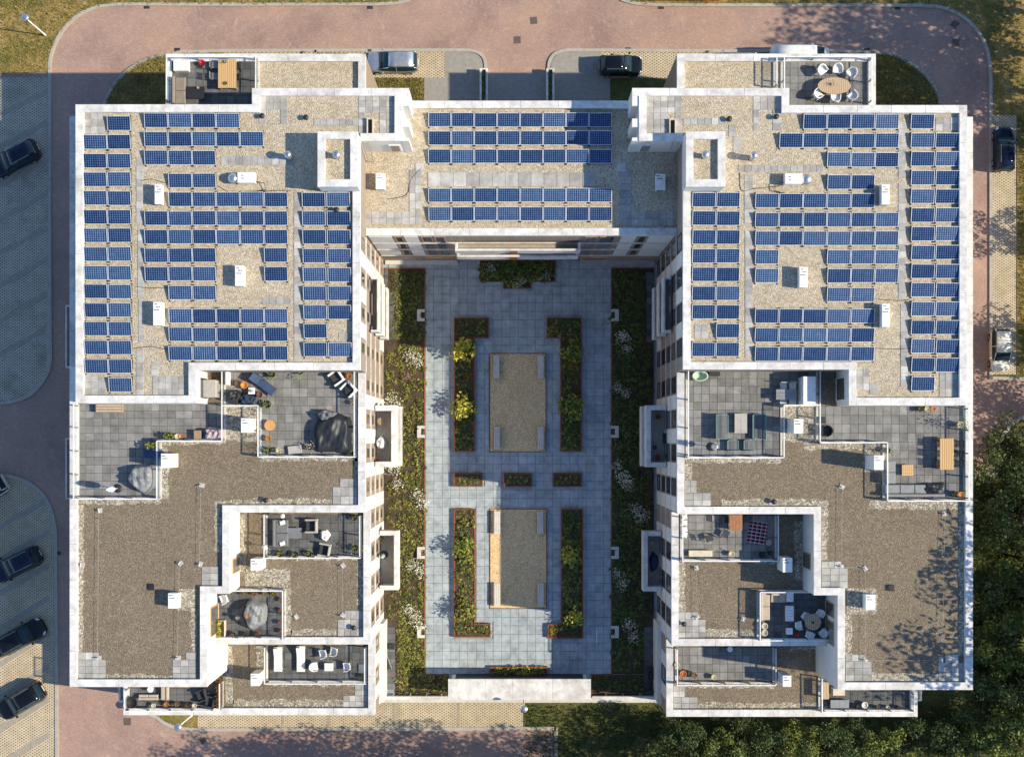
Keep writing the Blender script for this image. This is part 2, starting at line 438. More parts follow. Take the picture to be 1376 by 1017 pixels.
# ================================================================== GROUND
rng = random.Random(7)
def sheet(name, poly_px, z, mat, kind='structure', z0=None, parent=None):
    """flat ground area from photo points (ground level); a slab when z0 is given"""
    pts = [W(p[0], p[1], 0) for p in poly_px]
    mb = MB()
    if z0 is None:
        n = len(pts)
        a = sum(pts[i][0] * pts[(i + 1) % n][1] - pts[(i + 1) % n][0] * pts[i][1] for i in range(n))
        if a < 0: pts = pts[::-1]
        mb.add([(x, y, z) for x, y in pts], [tuple(range(n))])
    else:
        mb.prism(pts, z0, z)
    o = mb.build(name, M[mat], parent)
    if parent is None: o['kind'] = kind
    return o
def ribbon(name, path_px, w, z0, z1, mat, closed=False, parent=None):
    """a kerb or edging of width w (metres) along photo points"""
    pts = [Vector((*W(p[0], p[1], 0), 0)) for p in path_px]
    n = len(pts); L = []; Rr = []
    for i, p in enumerate(pts):
        a = pts[(i - 1) % n] if closed else pts[max(i - 1, 0)]
        b = pts[(i + 1) % n] if closed else pts[min(i + 1, n - 1)]
        d1 = (p - a).normalized() if (p - a).length > 1e-6 else (b - p).normalized()
        d2 = (b - p).normalized() if (b - p).length > 1e-6 else d1
        n1 = Vector((-d1.y, d1.x, 0)); n2 = Vector((-d2.y, d2.x, 0))
        m = (n1 + n2); m.normalize()
        s = (w / 2) / max(0.35, m.dot(n1))
        L.append(p + m * s); Rr.append(p - m * s)
    vs_ = []; fs_ = []
    for i in range(n):
        vs_ += [(L[i].x, L[i].y, z0), (L[i].x, L[i].y, z1), (Rr[i].x, Rr[i].y, z1), (Rr[i].x, Rr[i].y, z0)]
    rngi = range(n) if closed else range(n - 1)
    for i in rngi:
        j = (i + 1) % n
        for q in range(4):
            w_ = (q + 1) % 4
            fs_.append((i * 4 + q, j * 4 + q, j * 4 + w_, i * 4 + w_))
    if not closed:
        fs_ += [(0, 1, 2, 3), ((n - 1) * 4 + 3, (n - 1) * 4 + 2, (n - 1) * 4 + 1, (n - 1) * 4)]
    o = MB().add(vs_, fs_).build(name, M[mat], parent)
    if parent is None: o['kind'] = 'structure'
    return o
def arc(pts, n=5):
    """smooth a polyline (Catmull-Rom)"""
    P = [Vector(p) for p in pts]; out = []
    for i in range(len(P) - 1):
        a, b, c, d = P[max(i - 1, 0)], P[i], P[i + 1], P[min(i + 2, len(P) - 1)]
        for s in range(n):
            u = s / n
            out.append(tuple(0.5 * ((2 * b) + (c - a) * u + (2 * a - 5 * b + 4 * c - d) * u * u + (3 * b - a - 3 * c + d) * u ** 3)))
    out.append(tuple(P[-1]))
    return out

g = MB().add([(-400, -400, -0.02), (400, -400, -0.02), (400, 400, -0.02), (-400, 400, -0.02)], [(0, 1, 2, 3)]).build('ground', M['rough_grass'])
g['kind'] = 'structure'
sheet('road', [(-120, -120), (1331, -120), (1331, 509), (1440, 512), (1440, 545)] + arc([(1376, 560), (1358, 571), (1346, 588), (1341, 605), (1339, 638)])
      + [(1310, 638), (1310, 700), (747, 700), (747, 1120), (-120, 1120)], 0.006, 'clinker_road')

nw = arc([(67, 97), (68, 80), (75, 58), (89, 36), (108, 20), (132, 10), (160, 6.5)])
n_curve = arc([(505, 6.5), (530, 5), (548, 1), (562, -8), (572, -26)])
sheet('lawn', [(-120, 103)] + nw + [(330, 7)] + n_curve + [(572, -120), (-120, -120)], 0.10, 'lawn', z0=-0.01)
ribbon('kerb', [(66, 500), (67, 300), (67, 97)] + nw[1:] + [(330, 7)] + n_curve, 0.26, 0.0, 0.13, 'kerb_stone')
ne_in = arc([(818, -26), (830, -4), (848, 4), (875, 7), (900, 7.5)])
ne = arc([(1240, 8), (1262, 10), (1285, 18), (1305, 33), (1320, 53), (1328, 75), (1331, 100)])
sheet('lawn', ne_in + ne + [(1331, 155), (1366, 155), (1366, 503), (1500, 503), (1500, -120), (818, -120)], 0.10, 'lawn', z0=-0.01)
ribbon('kerb', ne_in + ne + [(1331, 508), (1440, 511)], 0.26, 0.0, 0.13, 'kerb_stone')
sheet('parking_bay', [(1331, 155), (1366, 155), (1366, 503), (1331, 503)], 0.05, 'lattice_paving', z0=-0.005)
# left parking islands with slanting bay strips
isl1 = [(-120, 105), (67, 105), (67.5, 300)] + arc([(68, 455), (67.5, 490), (56, 515), (34, 534), (0, 542), (-40, 544)]) + [(-120, 544)]
isl2 = [(-120, 637)] + arc([(-30, 637), (0, 638), (28, 644), (52, 658), (68, 682), (75, 712)]) + [(76, 860), (77, 1120), (-120, 1120)]
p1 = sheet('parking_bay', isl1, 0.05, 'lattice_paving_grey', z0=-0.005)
p2 = sheet('parking_bay', isl2, 0.05, 'lattice_paving', z0=-0.005)
ribbon('kerb', isl1[2:-1], 0.26, 0.0, 0.12, 'kerb_stone')
ribbon('kerb', isl2[1:-1], 0.26, 0.0, 0.12, 'kerb_stone')
def strip(y0, y1, par):
    mb = MB(); w = 4.2
    q = [W(-60, y0 + (y0 - y1) * 0.88 - w), W(66, y1 - w), W(66, y1 + w), W(-60, y0 + (y0 - y1) * 0.88 + w)]
    mb.prism(q, 0.02, 0.056)
    return mb.build('bay_strip', M['parking_strip'], par)
for y0, y1 in [(155, 123), (198, 164), (250, 217), (296, 259), (341, 305), (385, 347), (433, 393), (477, 440)]: strip(y0, y1, p1)
for y0, y1 in [(708, 671), (753, 714), (798, 760), (846, 803), (893, 850), (937, 894), (980, 939), (1027, 986)]: strip(y0, y1, p2)

# strips in front of the building: corner lawns, bays, drives
nwq = arc([(137, 150), (146, 128), (160, 107), (180, 90), (205, 78), (240, 72)])
sheet('lawn', nwq + [(300, 71), (300, 150)], 0.10, 'lawn', z0=-0.01)
bayl = [(240, 71), (300, 69), (620, 68)] + arc([(628, 68), (642, 71), (651, 80), (653, 96)])
ribbon('kerb', nwq[:-1] + bayl, 0.26, 0.0, 0.13, 'kerb_stone')
sheet('parking_bay', [(300, 69.5), (598, 69.5), (598, 105), (300, 105)], 0.04, 'lattice_paving', z0=-0.005)
sheet('pavement', [(598, 69.5), (628, 69.5), (642, 73), (650, 82), (652, 140), (570, 140), (570, 105), (598, 105)], 0.05, 'drive_paving', z0=-0.005)
sheet('planting_strip', [(490, 105.5), (569.5, 105.5), (569.5, 140), (490, 140)], 0.08, 'lawn', z0=-0.005)
neq = arc([(1178, 71.5), (1200, 75), (1225, 87), (1246, 105), (1258, 125), (1265, 150)])
bayr = arc([(737, 96), (739, 82), (747, 72), (762, 68)]) + [(910, 69), (1050, 69)]
sheet('parking_bay', [(808, 69.5), (1130, 69.5), (1130, 105), (808, 105)], 0.04, 'lattice_paving', z0=-0.005)
sheet('pavement', [(740, 98), (741, 83), (749, 73), (764, 69.5), (808, 69.5), (808, 105), (850, 105), (850, 140), (740, 140)], 0.05, 'drive_paving', z0=-0.005)
sheet('planting_strip', [(820, 106), (900, 106), (900, 140), (820, 140)], 0.09, 'rough_grass', z0=-0.005)
sheet('lawn', [(1130, 70)] + neq + [(1130, 150)], 0.10, 'rough_grass', z0=-0.01)
ribbon('kerb', bayr + [(1130, 69.5)] + neq, 0.26, 0.0, 0.13, 'kerb_stone')
sheet('drive', [(656, 98), (735, 98), (735, 145), (656, 145)], 0.05, 'drive_paving', z0=-0.005)
# foot of the picture
sk = arc([(200, 958), (210, 963), (222, 971), (238, 977), (260, 979.5)])
sheet('lawn', sk + [(266, 979.5), (266, 940), (200, 940)], 0.10, 'lawn', z0=-0.01)
sheet('parking_bay', [(266, 944), (703, 944), (703, 977), (266, 979.5)], 0.05, 'lattice_paving', z0=-0.005)
ribbon('kerb', sk + [(500, 979), (747, 978)], 0.28, 0.0, 0.12, 'kerb_stone')
ribbon('kerb', [(747, 976), (748, 1120)], 0.30, 0.0, 0.12, 'kerb_stone')
for x in (380, 441.5, 530, 616): ribbon('bay_line', [(x, 944), (x, 977)], 0.22, 0.04, 0.056, 'parking_strip')
sheet('verge', [(704, 944), (1500, 944), (1500, 1120), (749, 1120), (749, 976), (704, 976)], 0.07, 'rough_grass', z0=-0.01)
sheet('verge', [(1309, 638), (1339, 638), (1341, 605), (1346, 588), (1358, 571), (1376, 560), (1440, 545), (1500, 545), (1500, 943.5), (1180, 943.5), (1180, 700), (1309, 700)], 0.06, 'rough_grass', z0=-0.01)
ribbon('kerb', arc([(1440, 547), (1376, 560), (1358, 571), (1346, 588), (1341, 605), (1339, 638)]) + [(1308, 638.5)], 0.3, 0.0, 0.12, 'kerb_stone')
sheet('footpath', [(509, 937), (888, 937), (888, 943.5), (509, 943.5)], 0.05, 'pale_concrete', z0=-0.005)

# iron covers in the road
def cover(px, py, s, rz=0.0, name='manhole_cover', lab='', mat='manhole_iron', sy=None):
    x, y = W(px, py)
    mb = MB().cbox(-s / 2, -(sy or s) / 2, 0.0, s / 2, (sy or s) / 2, 0.016, 0.004)
    o = mb.build(name, M[mat], None, loc=(x, y, 0.0), rz=rz)
    for q in (-1, 0, 1):
        MB().box(-s * 0.36, q * (sy or s) * 0.26 - 0.02, 0.016, s * 0.36, q * (sy or s) * 0.26 + 0.02, 0.021).build('rib', M[mat], o)
    return tag(o, lab, 'drain cover' if name == 'road_drain' else 'manhole', 'iron covers in the road')
for px, py, s, rz, lab in [(171, 969, 0.62, 0, 'dark square manhole cover beside the bottom left corner terrace'),
                           (717, 28, 0.6, 0.1, 'brown square manhole in the red road, nearest the top edge'),
                           (695, 54, 0.6, 0.02, 'brown square manhole in the red road above the garage drive'),
                           (273, 994, 0.5, 0.5, 'worn manhole in the bottom road below the street lamp'),
                           (1283, 33, 0.62, R(-35), 'slanted dark manhole on the shaded bend, nearer the outer kerb'),
                           (1284, 58, 0.62, 0, 'dark square manhole on the shaded bend, lower of two')]:
    cover(px, py, s, rz, 'manhole_cover', lab)
for px, py, lab in [(197, 10, 'road drain at the upper kerb over the left terrace'), (497, 10.5, 'road drain at the upper kerb above the silver car'),
                    (238, 67, 'road drain on the inner kerb by the left corner lawn'), (844, 66.5, 'road drain on the inner kerb above the black car'),
                    (888, 10.5, 'road drain at the upper kerb right of the road junction'), (1206, 11, 'road drain at the upper kerb in the tree shade'),
                    (1165, 67, 'road drain on the inner kerb beside the right corner lawn'), (443, 980.5, 'road drain on the bottom kerb by the lattice bays'),
                    (77.5, 743, 'road drain on the left kerb by a parked navy car')]:
    cover(px, py, 0.5, 0.0, 'road_drain', lab, 'drain_iron', 0.28)

# ================================================================== APARTMENT BUILDING
L5, L4, L3, L2 = 16.3, 13.1, 9.9, 6.7
RF = 0.35                       # roofs lie this far below the parapet top
XE, XW = -10.85, 12.1           # courtyard faces of the left and right wing
bld = empty('apartment_building', (0, 20, 0), 0, 'white u-shaped apartment block with stepped roofs round a paved courtyard', 'building')
def bput(mb, name, mats, parent=None, smooth=False):
    """a part of the building, given in world coordinates"""
    o = mb.build(name, mats, parent or bld, smooth)
    if parent is None: o.location = (0, -20, 0)
    return o
vols = {  # level: world rectangles (x0, y0, x1, y1)
    5: [(-31.0, 5.02, XE, 23.81), (-18.48, 23.81, -7.87, 24.97), (XE, 21.28, -7.87, 23.81), (-31.0, 2.69, -22.49, 5.02),
        (XW, 5.07, 32.21, 23.76), (8.98, 23.76, 19.59, 24.97), (8.98, 21.28, XW, 23.76), (23.87, 2.53, 32.21, 5.07)],
    4: [(-32.55, -5.25, XE, 23.8), (-25.49, 23.8, XE, 28.39), (-32.55, -11.21, -20.84, -5.25), (-32.55, -18.05, -22.48, -11.21),
        (XW, -5.36, 33.8, 23.76), (XW, 23.76, 26.66, 28.39), (22.15, -11.32, 33.8, -5.36), (23.9, -18.27, 33.8, -11.32)],
    3: [(-20.84, -15.45, XE, -5.25), (-22.48, -15.45, -20.84, -11.21), (XW, -15.57, 22.15, -5.36), (22.15, -15.57, 23.9, -11.32)],
    2: [(-22.48, -21.53, XE, -15.45), (-30.6, -21.53, -22.48, -18.05), (XW, -21.65, 23.9, -15.57), (23.9, -21.65, 31.8, -18.27)]}
top = {5: L5, 4: L4, 3: L3, 2: L2}
for lv, rs in vols.items():
    for r in rs:
        z1 = top[lv] - 0.40
        z0 = (L4 - 0.40) if lv == 5 else 0.0
        court = r[2] == XE or r[0] == XW
        mb = MB().box(r[0], r[1], z0, r[2], r[3], z1)
        bput(mb, 'wall', M['taupe_brick'] if (court and lv < 6) else M['white_render'])
# connecting block: ground floor set back behind the courtyard front
bput(MB().box(XE, 15.1, 3.3, XW, 24.94, L4 - 0.40), 'wall', M['taupe_brick'])
bput(MB().box(XE, 15.1, 0, -4.6, 24.94, 3.3), 'wall', M['taupe_brick'])
bput(MB().box(5.6, 15.1, 0, XW, 24.94, 3.3), 'wall', M['taupe_brick'])
bput(MB().box(-4.6, 17.6, 0, 5.6, 24.9, 3.3), 'wall', M['white_render'])
for x0, x1 in ((-2.85, -2.05), (2.75, 3.5)):
    bput(MB().box(x0, 15.2, 0, x1, 15.9, 3.3), 'column', M['taupe_brick'])

# ---- roofs
def roof(rs, z, mat, name='roof'):
    mb = MB()
    for r in rs: mb.box(r[0], r[1], z - 0.045, r[2], r[3], z)
    return [bput(MB().box(r[0], r[1], z - 0.045, r[2], r[3], z), name, M[mat]) for r in rs]
roof5 = roof(vols[5], L5 - RF, 'gravel_pale')
roof4 = roof([v for v in vols[4]], L4 - RF, 'gravel_brown')
for i in (1, 5): roof4[i].data.materials[0] = M['gravel_pale']
roof_mid = roof([(XE, 15.1, XW, 24.94)], L4 - RF, 'gravel_pale')[0]
roof3 = roof(vols[3], L3 - RF, 'gravel_brown')
roof2 = roof(vols[2], L2 - RF, 'gravel_brown')

# ---- parapets with capping stones laid end to end
def parapet(lv, x0, y0, x1, y1):
    z = top[lv]
    p = bput(MB().box(x0 + .02, y0 + .02, z - 0.5, x1 - .02, y1 - .02, z - 0.07), 'parapet', M['white_render'])
    along_x = (x1 - x0) > (y1 - y0)
    L = (x1 - x0) if along_x else (y1 - y0)
    n = max(1, round(L / 2.6))
    for i in range(n):
        a = i / n * L + (0.008 if i else 0); b = (i + 1) / n * L - (0.008 if i < n - 1 else 0)
        mb = MB()
        if along_x: mb.cbox(x0 + a, y0, z - 0.07, x0 + b, y1, z, 0.012)
        else: mb.cbox(x0, y0 + a, z - 0.07, x1, y0 + b, z, 0.012)
        mb.build('capping_stone', M['capping'], p)
    return p
for a in [(5, -31.03, 2.66, -30.48, 23.84), (5, -30.48, 23.29, -18.51, 23.84), (5, -18.51, 23.29, -17.96, 25.0), (5, -17.96, 24.45, -7.36, 25.0),
          (5, -8.39, 21.25, -7.84, 24.45), (5, XE + .03, 21.25, -8.39, 21.8), (5, -11.37, 4.99, XE + .03, 17.68), (5, -22.46, 4.99, -11.37, 5.54),
          (5, -23.01, 2.66, -22.46, 5.54), (5, -30.48, 2.66, -23.01, 3.21),
          (5, 31.69, 2.5, 32.24, 23.79), (5, 19.62, 23.24, 31.69, 23.79), (5, 19.07, 23.24, 19.62, 25.0), (5, 8.47, 24.45, 19.07, 25.0),
          (5, 8.95, 21.25, 9.5, 24.45), (5, 9.5, 21.25, XW - .03, 21.8), (5, XW - .03, 5.04, 12.62, 17.68), (5, 12.62, 5.04, 24.39, 5.59),
          (5, 23.84, 2.5, 24.39, 5.04), (5, 24.39, 2.5, 31.69, 3.05),
          (4, -32.58, -18.08, -32.03, 23.83), (4, -32.03, -18.08, -23.0, -17.53), (4, -23.0, -18.08, -22.45, -11.24), (4, -23.0, -11.24, -20.81, -10.69),
          (4, -21.36, -10.69, -20.81, -5.28), (4, -21.36, -5.28, XE + .03, -4.73), (4, -11.37, -4.73, XE + .03, 4.98),
          (4, -25.52, 23.85, -25.1, 28.42), (4, -25.1, 27.87, XE + .03, 28.42), (4, -11.37, 25.02, XE + .03, 27.87), (4, -7.84, 24.42, 8.95, 24.97),
          (4, XE + .03, 15.07, XW - .03, 15.62),
          (4, 33.28, -18.3, 33.83, 23.79), (4, 24.42, -18.3, 33.28, -17.75), (4, 23.87, -18.3, 24.42, -11.35), (4, 22.12, -11.35, 24.42, -10.8),
          (4, 22.12, -10.8, 22.67, -5.39), (4, XW - .03, -5.39, 22.67, -4.84), (4, XW - .03, -4.84, 12.62, 5.03),
          (4, XW - .03, 25.02, 12.62, 27.87), (4, XW - .03, 27.87, 26.14, 28.42), (4, 26.14, 23.81, 26.69, 28.42),
          (3, -11.37, -15.48, XE + .03, -5.3), (3, -22.45, -15.48, -11.37, -14.93), (3, XW - .03, -15.6, 12.62, -5.41), (3, 12.62, -15.6, 23.87, -15.05),
          (2, -11.37, -21.56, XE + .03, -15.5), (2, -30.63, -21.56, -11.37, -21.01), (2, -30.63, -21.01, -30.35, -18.1),
          (2, XW - .03, -21.68, 12.62, -15.62), (2, 12.62, -21.68, 31.83, -21.13), (2, 31.28, -21.13, 31.83, -18.32)]:
    parapet(*a)

# ---- stair heads on the two top roofs
for x0, x1 in ((-13.58, XE + .02), (XW - .02, 14.78)):
    y0, y1, z1 = 17.7, 21.5, 17.9
    w = 0.5
    st = bput(MB().box(x0, y0, L5 - 0.5, x1, y1, z1 - 0.4), 'stair_head', M['white_render'])
    for q in ((x0 - .03, y0 - .03, x1 + .03, y0 + w), (x0 - .03, y1 - w, x1 + .03, y1 + .03), (x0 - .03, y0 + w, x0 + w, y1 - w), (x1 - w, y0 + w, x1 + .03, y1 - w)):
        MB().cbox(q[0], q[1], z1 - 0.42, q[2], q[3], z1, 0.015).build('capping_stone', M['capping'], st)
    MB().box(x0 + w, y0 + w, z1 - 0.4, x1 - w, y1 - w, z1 - 0.36).build('roof', M['gravel_pale'], st)
    xm = (x0 + x1) / 2 - 0.05; ym = (y0 + y1) / 2 + 0.25
    MB().lathe([(0.2, z1 - 0.38), (0.2, z1 + 0.25), (0.27, z1 + 0.27), (0.27, z1 + 0.4), (0.12, z1 + 0.47)], xm, ym, 14).build('vent_pipe', M['silver_metal'], st, True)

# ---- head buildings beside the connecting roof: white fins, window and roof ladder
for sx, xw in ((1, -7.87), (-1, 8.98)):
    for y0, y1 in ((23.75, 24.96), (22.25, 22.85), (21.26, 21.5)):
        xa, xb = sorted((xw, xw + sx * 0.5))
        bput(MB().box(xa + .002, y0, L4 - 0.36, xb, y1, L5 - 0.08), 'fin', M['white_render'])
    xa, xb = sorted((xw - sx * 1.05, xw - sx * 0.25))
    wn_ = bput(MB().box(xa, 21.2, L4 + 0.1, xb, 21.275, L4 + 2.0), 'window', M['white_metal'])
    MB().box(xa + .08, 21.18, L4 + 0.2, xb - .08, 21.199, L4 + 1.9).build('pane', M['taupe_brick'], wn_)
    lx = xw - sx * 2.55
    ld = bput(MB().tube([(lx - .2, 20.5, L4 - 0.3), (lx - .2, 21.1, L5 + 0.6)], 0.025, 6).tube([(lx + .2, 20.5, L4 - 0.3), (lx + .2, 21.1, L5 + 0.6)], 0.025, 6), 'ladder', M['silver_metal'])
    for i in range(11):
        u = i / 11
        MB().tube([(lx - .2, 20.5 + .6 * u, L4 - .2 + 3.6 * u), (lx + .2, 20.5 + .6 * u, L4 - .2 + 3.6 * u)], 0.018, 5).build('rung', M['silver_metal'], ld)

# ---- courtyard fronts: storey bands, white panels, windows between them
storeys = [(0.25, 3.2), (3.4, 6.4), (6.6, 9.55), (9.75, 12.65), (12.85, 15.85)]
PC = 2.53
def add_window(name_par, pts_fn, a0, a1, z0, z1, frame='rattan'):
    """window on a wall: pts_fn(a, depth, z) maps along-wall, outward and height to the world"""
    def bx(a0, a1, d0, d1, z0, z1):
        p = [pts_fn(a, d, z) for a in (a0, a1) for d in (d0, d1) for z in (z0, z1)]
        lo = [min(q[i] for q in p) for i in range(3)]; hi = [max(q[i] for q in p) for i in range(3)]
        return lo + hi
    f = 0.07
    mb = MB()
    for q in ((a0, a1, z0, z0 + f), (a0, a1, z1 - f, z1), (a0, a0 + f, z0 + f, z1 - f), (a1 - f, a1, z0 + f, z1 - f)):
        mb.box(*bx(q[0], q[1], 0.003, 0.06, q[2], q[3]))
    wdw = bput(mb, 'window', M[frame])
    MB().box(*bx(a0 + f, a1 - f, 0.002, 0.025, z0 + f, z1 - f)).build('pane', M['window_glass'], wdw)
    MB().box(*bx(a0 - .02, a1 + .02, 0.004, 0.07, z0 - .05, z0 - .002)).build('sill', M['white_metal'], wdw)
    return wdw
def add_panel(pts_fn, a0, a1, z0, z1, mat='white_render', d=0.05):
    p = [pts_fn(a, dd, z) for a in (a0, a1) for dd in (0.002, d) for z in (z0, z1)]
    lo = [min(q[i] for q in p) for i in range(3)]; hi = [max(q[i] for q in p) for i in range(3)]
    return bput(MB().box(*lo, *hi), 'facade_panel', M[mat])
def court_front(X, sgn, secs, mg=.32, zlo=.75, zhi=.25, frame='rattan'):
    fn = lambda a, d, z: (X + sgn * d, a, z)
    for ya, yb, nst in secs:          # yb < ya
        for si in range(nst):
            z0, z1 = storeys[si]
            if si: add_panel(fn, yb + .01, ya - .01, z0 - 0.17, z0 - 0.05, 'capping', 0.07)
            i0 = math.floor((5.41 - ya) / PC) - 1
            for i in range(i0, i0 + 16):
                c0 = 5.41 - PC * i
                loggia = si in (1, 2, 3) and 8.0 < c0 + PC / 2 < 12.6
                if c0 - .54 > yb and c0 + .54 < ya and not (si and loggia):
                    add_panel(fn, c0 - .54, c0 + .54, z0, z1, 'white_render')
                w0, w1 = c0 + .54 + mg, c0 + PC - .54 - mg
                if w0 > yb + .1 and w1 < ya - .1:
                    add_window(bld, fn, w0, w1, z0 + zlo, z1 - zhi, frame)
court_front(XE, 1, [(15.0, 5.0, 5), (5.0, -5.25, 4), (-5.25, -15.45, 3), (-15.45, -21.4, 2)])
court_front(XW, -1, [(15.0, 5.05, 5), (5.05, -5.36, 4), (-5.36, -15.57, 3), (-15.57, -21.5, 2)], .1, .3, .1, 'dark_wood')

def balcony(x0, y0, x1, y1, zf, open_side, lab=None, wall=0.28, h=1.1, mat='capping', floor='balcony_floor'):
    """slab with solid white parapets on the free sides; open_side is the side at the house"""
    b = bput(MB().box(x0, y0, zf - 0.25, x1, y1, zf), 'balcony', M[floor])
    sides = {'W': (x0, y0, x0 + wall, y1), 'E': (x1 - wall, y0, x1, y1), 'S': (x0, y0, x1, y0 + wall), 'N': (x0, y1 - wall, x1, y1)}
    for s, q in sides.items():
        if s == open_side: continue
        q = list(q)
        if s in 'SN':
            if open_side != 'W': q[0] += wall + .004
            if open_side != 'E': q[2] -= wall + .004
        e = 0.006
        mb = MB().cbox(q[0] - e, q[1] - e, zf - 0.32, q[2] + e, q[3] + e, zf + h, 0.02)
        mb.build('balcony_parapet', M[mat], b)
    if lab: b['label'] = lab
    return b
# long balconies near the inner corners, then the deep courtyard balconies
for zf in (3.35, 6.55, 9.7):
    balcony(XE + .15, 8.2, XE + .75, 12.3, zf, 'W', wall=0.14)
    balcony(XW - .75, 8.2, XW - .15, 12.3, zf, 'E', wall=0.14)
for zf, d in ((3.35, 1.85), (6.55, 1.8)):
    balcony(XE + .145, -2.05, XE + d, 2.75, zf, 'W', wall=0.42)
    balcony(XW - d + .1, -2.05, XW - .145, 2.75, zf, 'E', wall=0.36)
balcony(XE + .145, -12.0, XE + 1.65, -7.25, 3.35, 'W', wall=0.36)
balcony(XW - 1.6, -12.1, XW - .145, -7.3, 3.35, 'E', wall=0.36)

# connecting front (faces the courtyard)
fnm = lambda a, d, z: (a, 15.1 - d, z)
for si in (1, 2, 3):
    z0, z1 = storeys[si]
    add_panel(fnm, XE + .16, XW - .16, z0 - 0.2, z0 - 0.03, 'capping', 0.1)
    for a0, a1 in ((-10.65, -8.95), (-8.05, -7.05), (8.1, 9.15), (10.1, 11.9)): add_panel(fnm, a0, a1, z0, z1, 'white_render')
    for a0, a1 in ((-8.8, -8.2), (-6.8, -6.0), (-5.85, -5.05), (5.4, 6.3), (6.45, 7.6), (9.35, 9.95)): add_window(bld, fnm, a0, a1, z0 + 0.15, z1 - 0.2)
for zf in (6.55, 9.7):
    balcony(-4.35, 14.3, 5.1, 14.94, zf, 'N', wall=0.16)
    bput(MB().box(-0.25, 14.25, zf - 0.3, 0.35, 14.29, zf + 1.14), 'balcony_screen', M['wood_red'])
for a0, a1 in ((-7.0, -4.95), (5.7, 7.7)):
    add_window(bld, fnm, a0, a1, 0.7, 2.6)
    bput(MB().box(a0 - .1, 14.9, 2.7, a1 + .1, 15.09, 3.1), 'lintel', M['tan_seat'])
bput(MB().box(XE + .17, 14.75, 0, -4.62, 15.09, 0.28), 'plinth', M['pale_concrete'])
bput(MB().box(5.62, 14.75, 0, XW - .17, 15.09, 0.28), 'plinth', M['concrete'])

# white set-back walls with doors and windows that look on to the terraces
def wall_fit(x, sgn, y0, y1, z0, z1, kind):
    fn = lambda a, d, z: (x + sgn * d, a, z)
    w = add_window(bld, fn, y0, y1, z0, z1)
    if kind == 'door':
        MB().box(*sorted((x + sgn * .05, x + sgn * .09)), 0, 0, 0, 0) if False else None
    return w
for x, sg, lst in ((-20.84, 1, [(-9.9, -8.8, L3 - .2, L4 - 1.0)]), (-22.48, 1, [(-14.6, -12.4, L3 - .2, L4 - 1.0)]), (22.15, -1, [(-9.6, -8.4, L3 - .2, L4 - 1.0)]),
                   (23.9, -1, [(-13.2, -12.1, L3 - .2, L4 - 1.0), (-15.3, -13.5, L3 - .2, L4 - 1.0)]), (-22.49, 1, [(3.0, 4.6, L4 - .2, L5 - 1.0)]), (23.87, -1, [(2.9, 4.6, L4 - .2, L5 - 1.0)])):
    for y0, y1, z0, z1 in lst:
        w = wall_fit(x, sg, y0, y1, z0, z1, '')
        w.data.materials[0] = M['tan_seat'] if z0 < L4 - 1 else M['white_metal']
# outer galleries and balconies on the street sides
for y0, y1 in ((-4.4, 0.2), (5.5, 10.2)):
    balcony(-33.7, y0, -32.56, y1, 9.7, 'E', wall=0.1)
    balcony(33.82, y0, 34.5, y1, 9.7, 'W', wall=0.1)
balcony(31.84, -20.9, 32.9, -19.4, 3.4, 'W', wall=0.12)
balcony(-31.7, -21.0, -30.64, -19.2, 3.4, 'E', wall=0.12)

# ---- pale gravel margins along the brown roofs (ragged inner edge)
def margin(px, z, ragged='S', par=None):
    r = WR(px, z)
    x0, y0, x1, y1 = r
    n = int(max(x1 - x0, y1 - y0) / 0.28) + 2
    a = []; b = []
    for i in range(n):
        u = i / (n - 1); j = rng.uniform(-0.10, 0.12)
        if ragged in 'NS':
            x = x0 + (x1 - x0) * u
            a.append((x, y1 if ragged == 'S' else y0)); b.append((x, (y0 + j) if ragged == 'S' else (y1 + j)))
        else:
            y = y0 + (y1 - y0) * u
            a.append((x0 if ragged == 'E' else x1, y)); b.append(((x1 + j) if ragged == 'E' else (x0 + j), y))
    vs_ = [(x, y, z) for x, y in a] + [(x, y, z) for x, y in b]
    fs_ = [(i, i + 1, n + i + 1, n + i) for i in range(n - 1)]
    mb = MB().add(vs_, fs_)
    return bput(mb, 'gravel_margin', M['gravel_border'])
zz = {4: L4 - RF + .006, 3: L3 - RF + .006, 2: L2 - RF + .006}
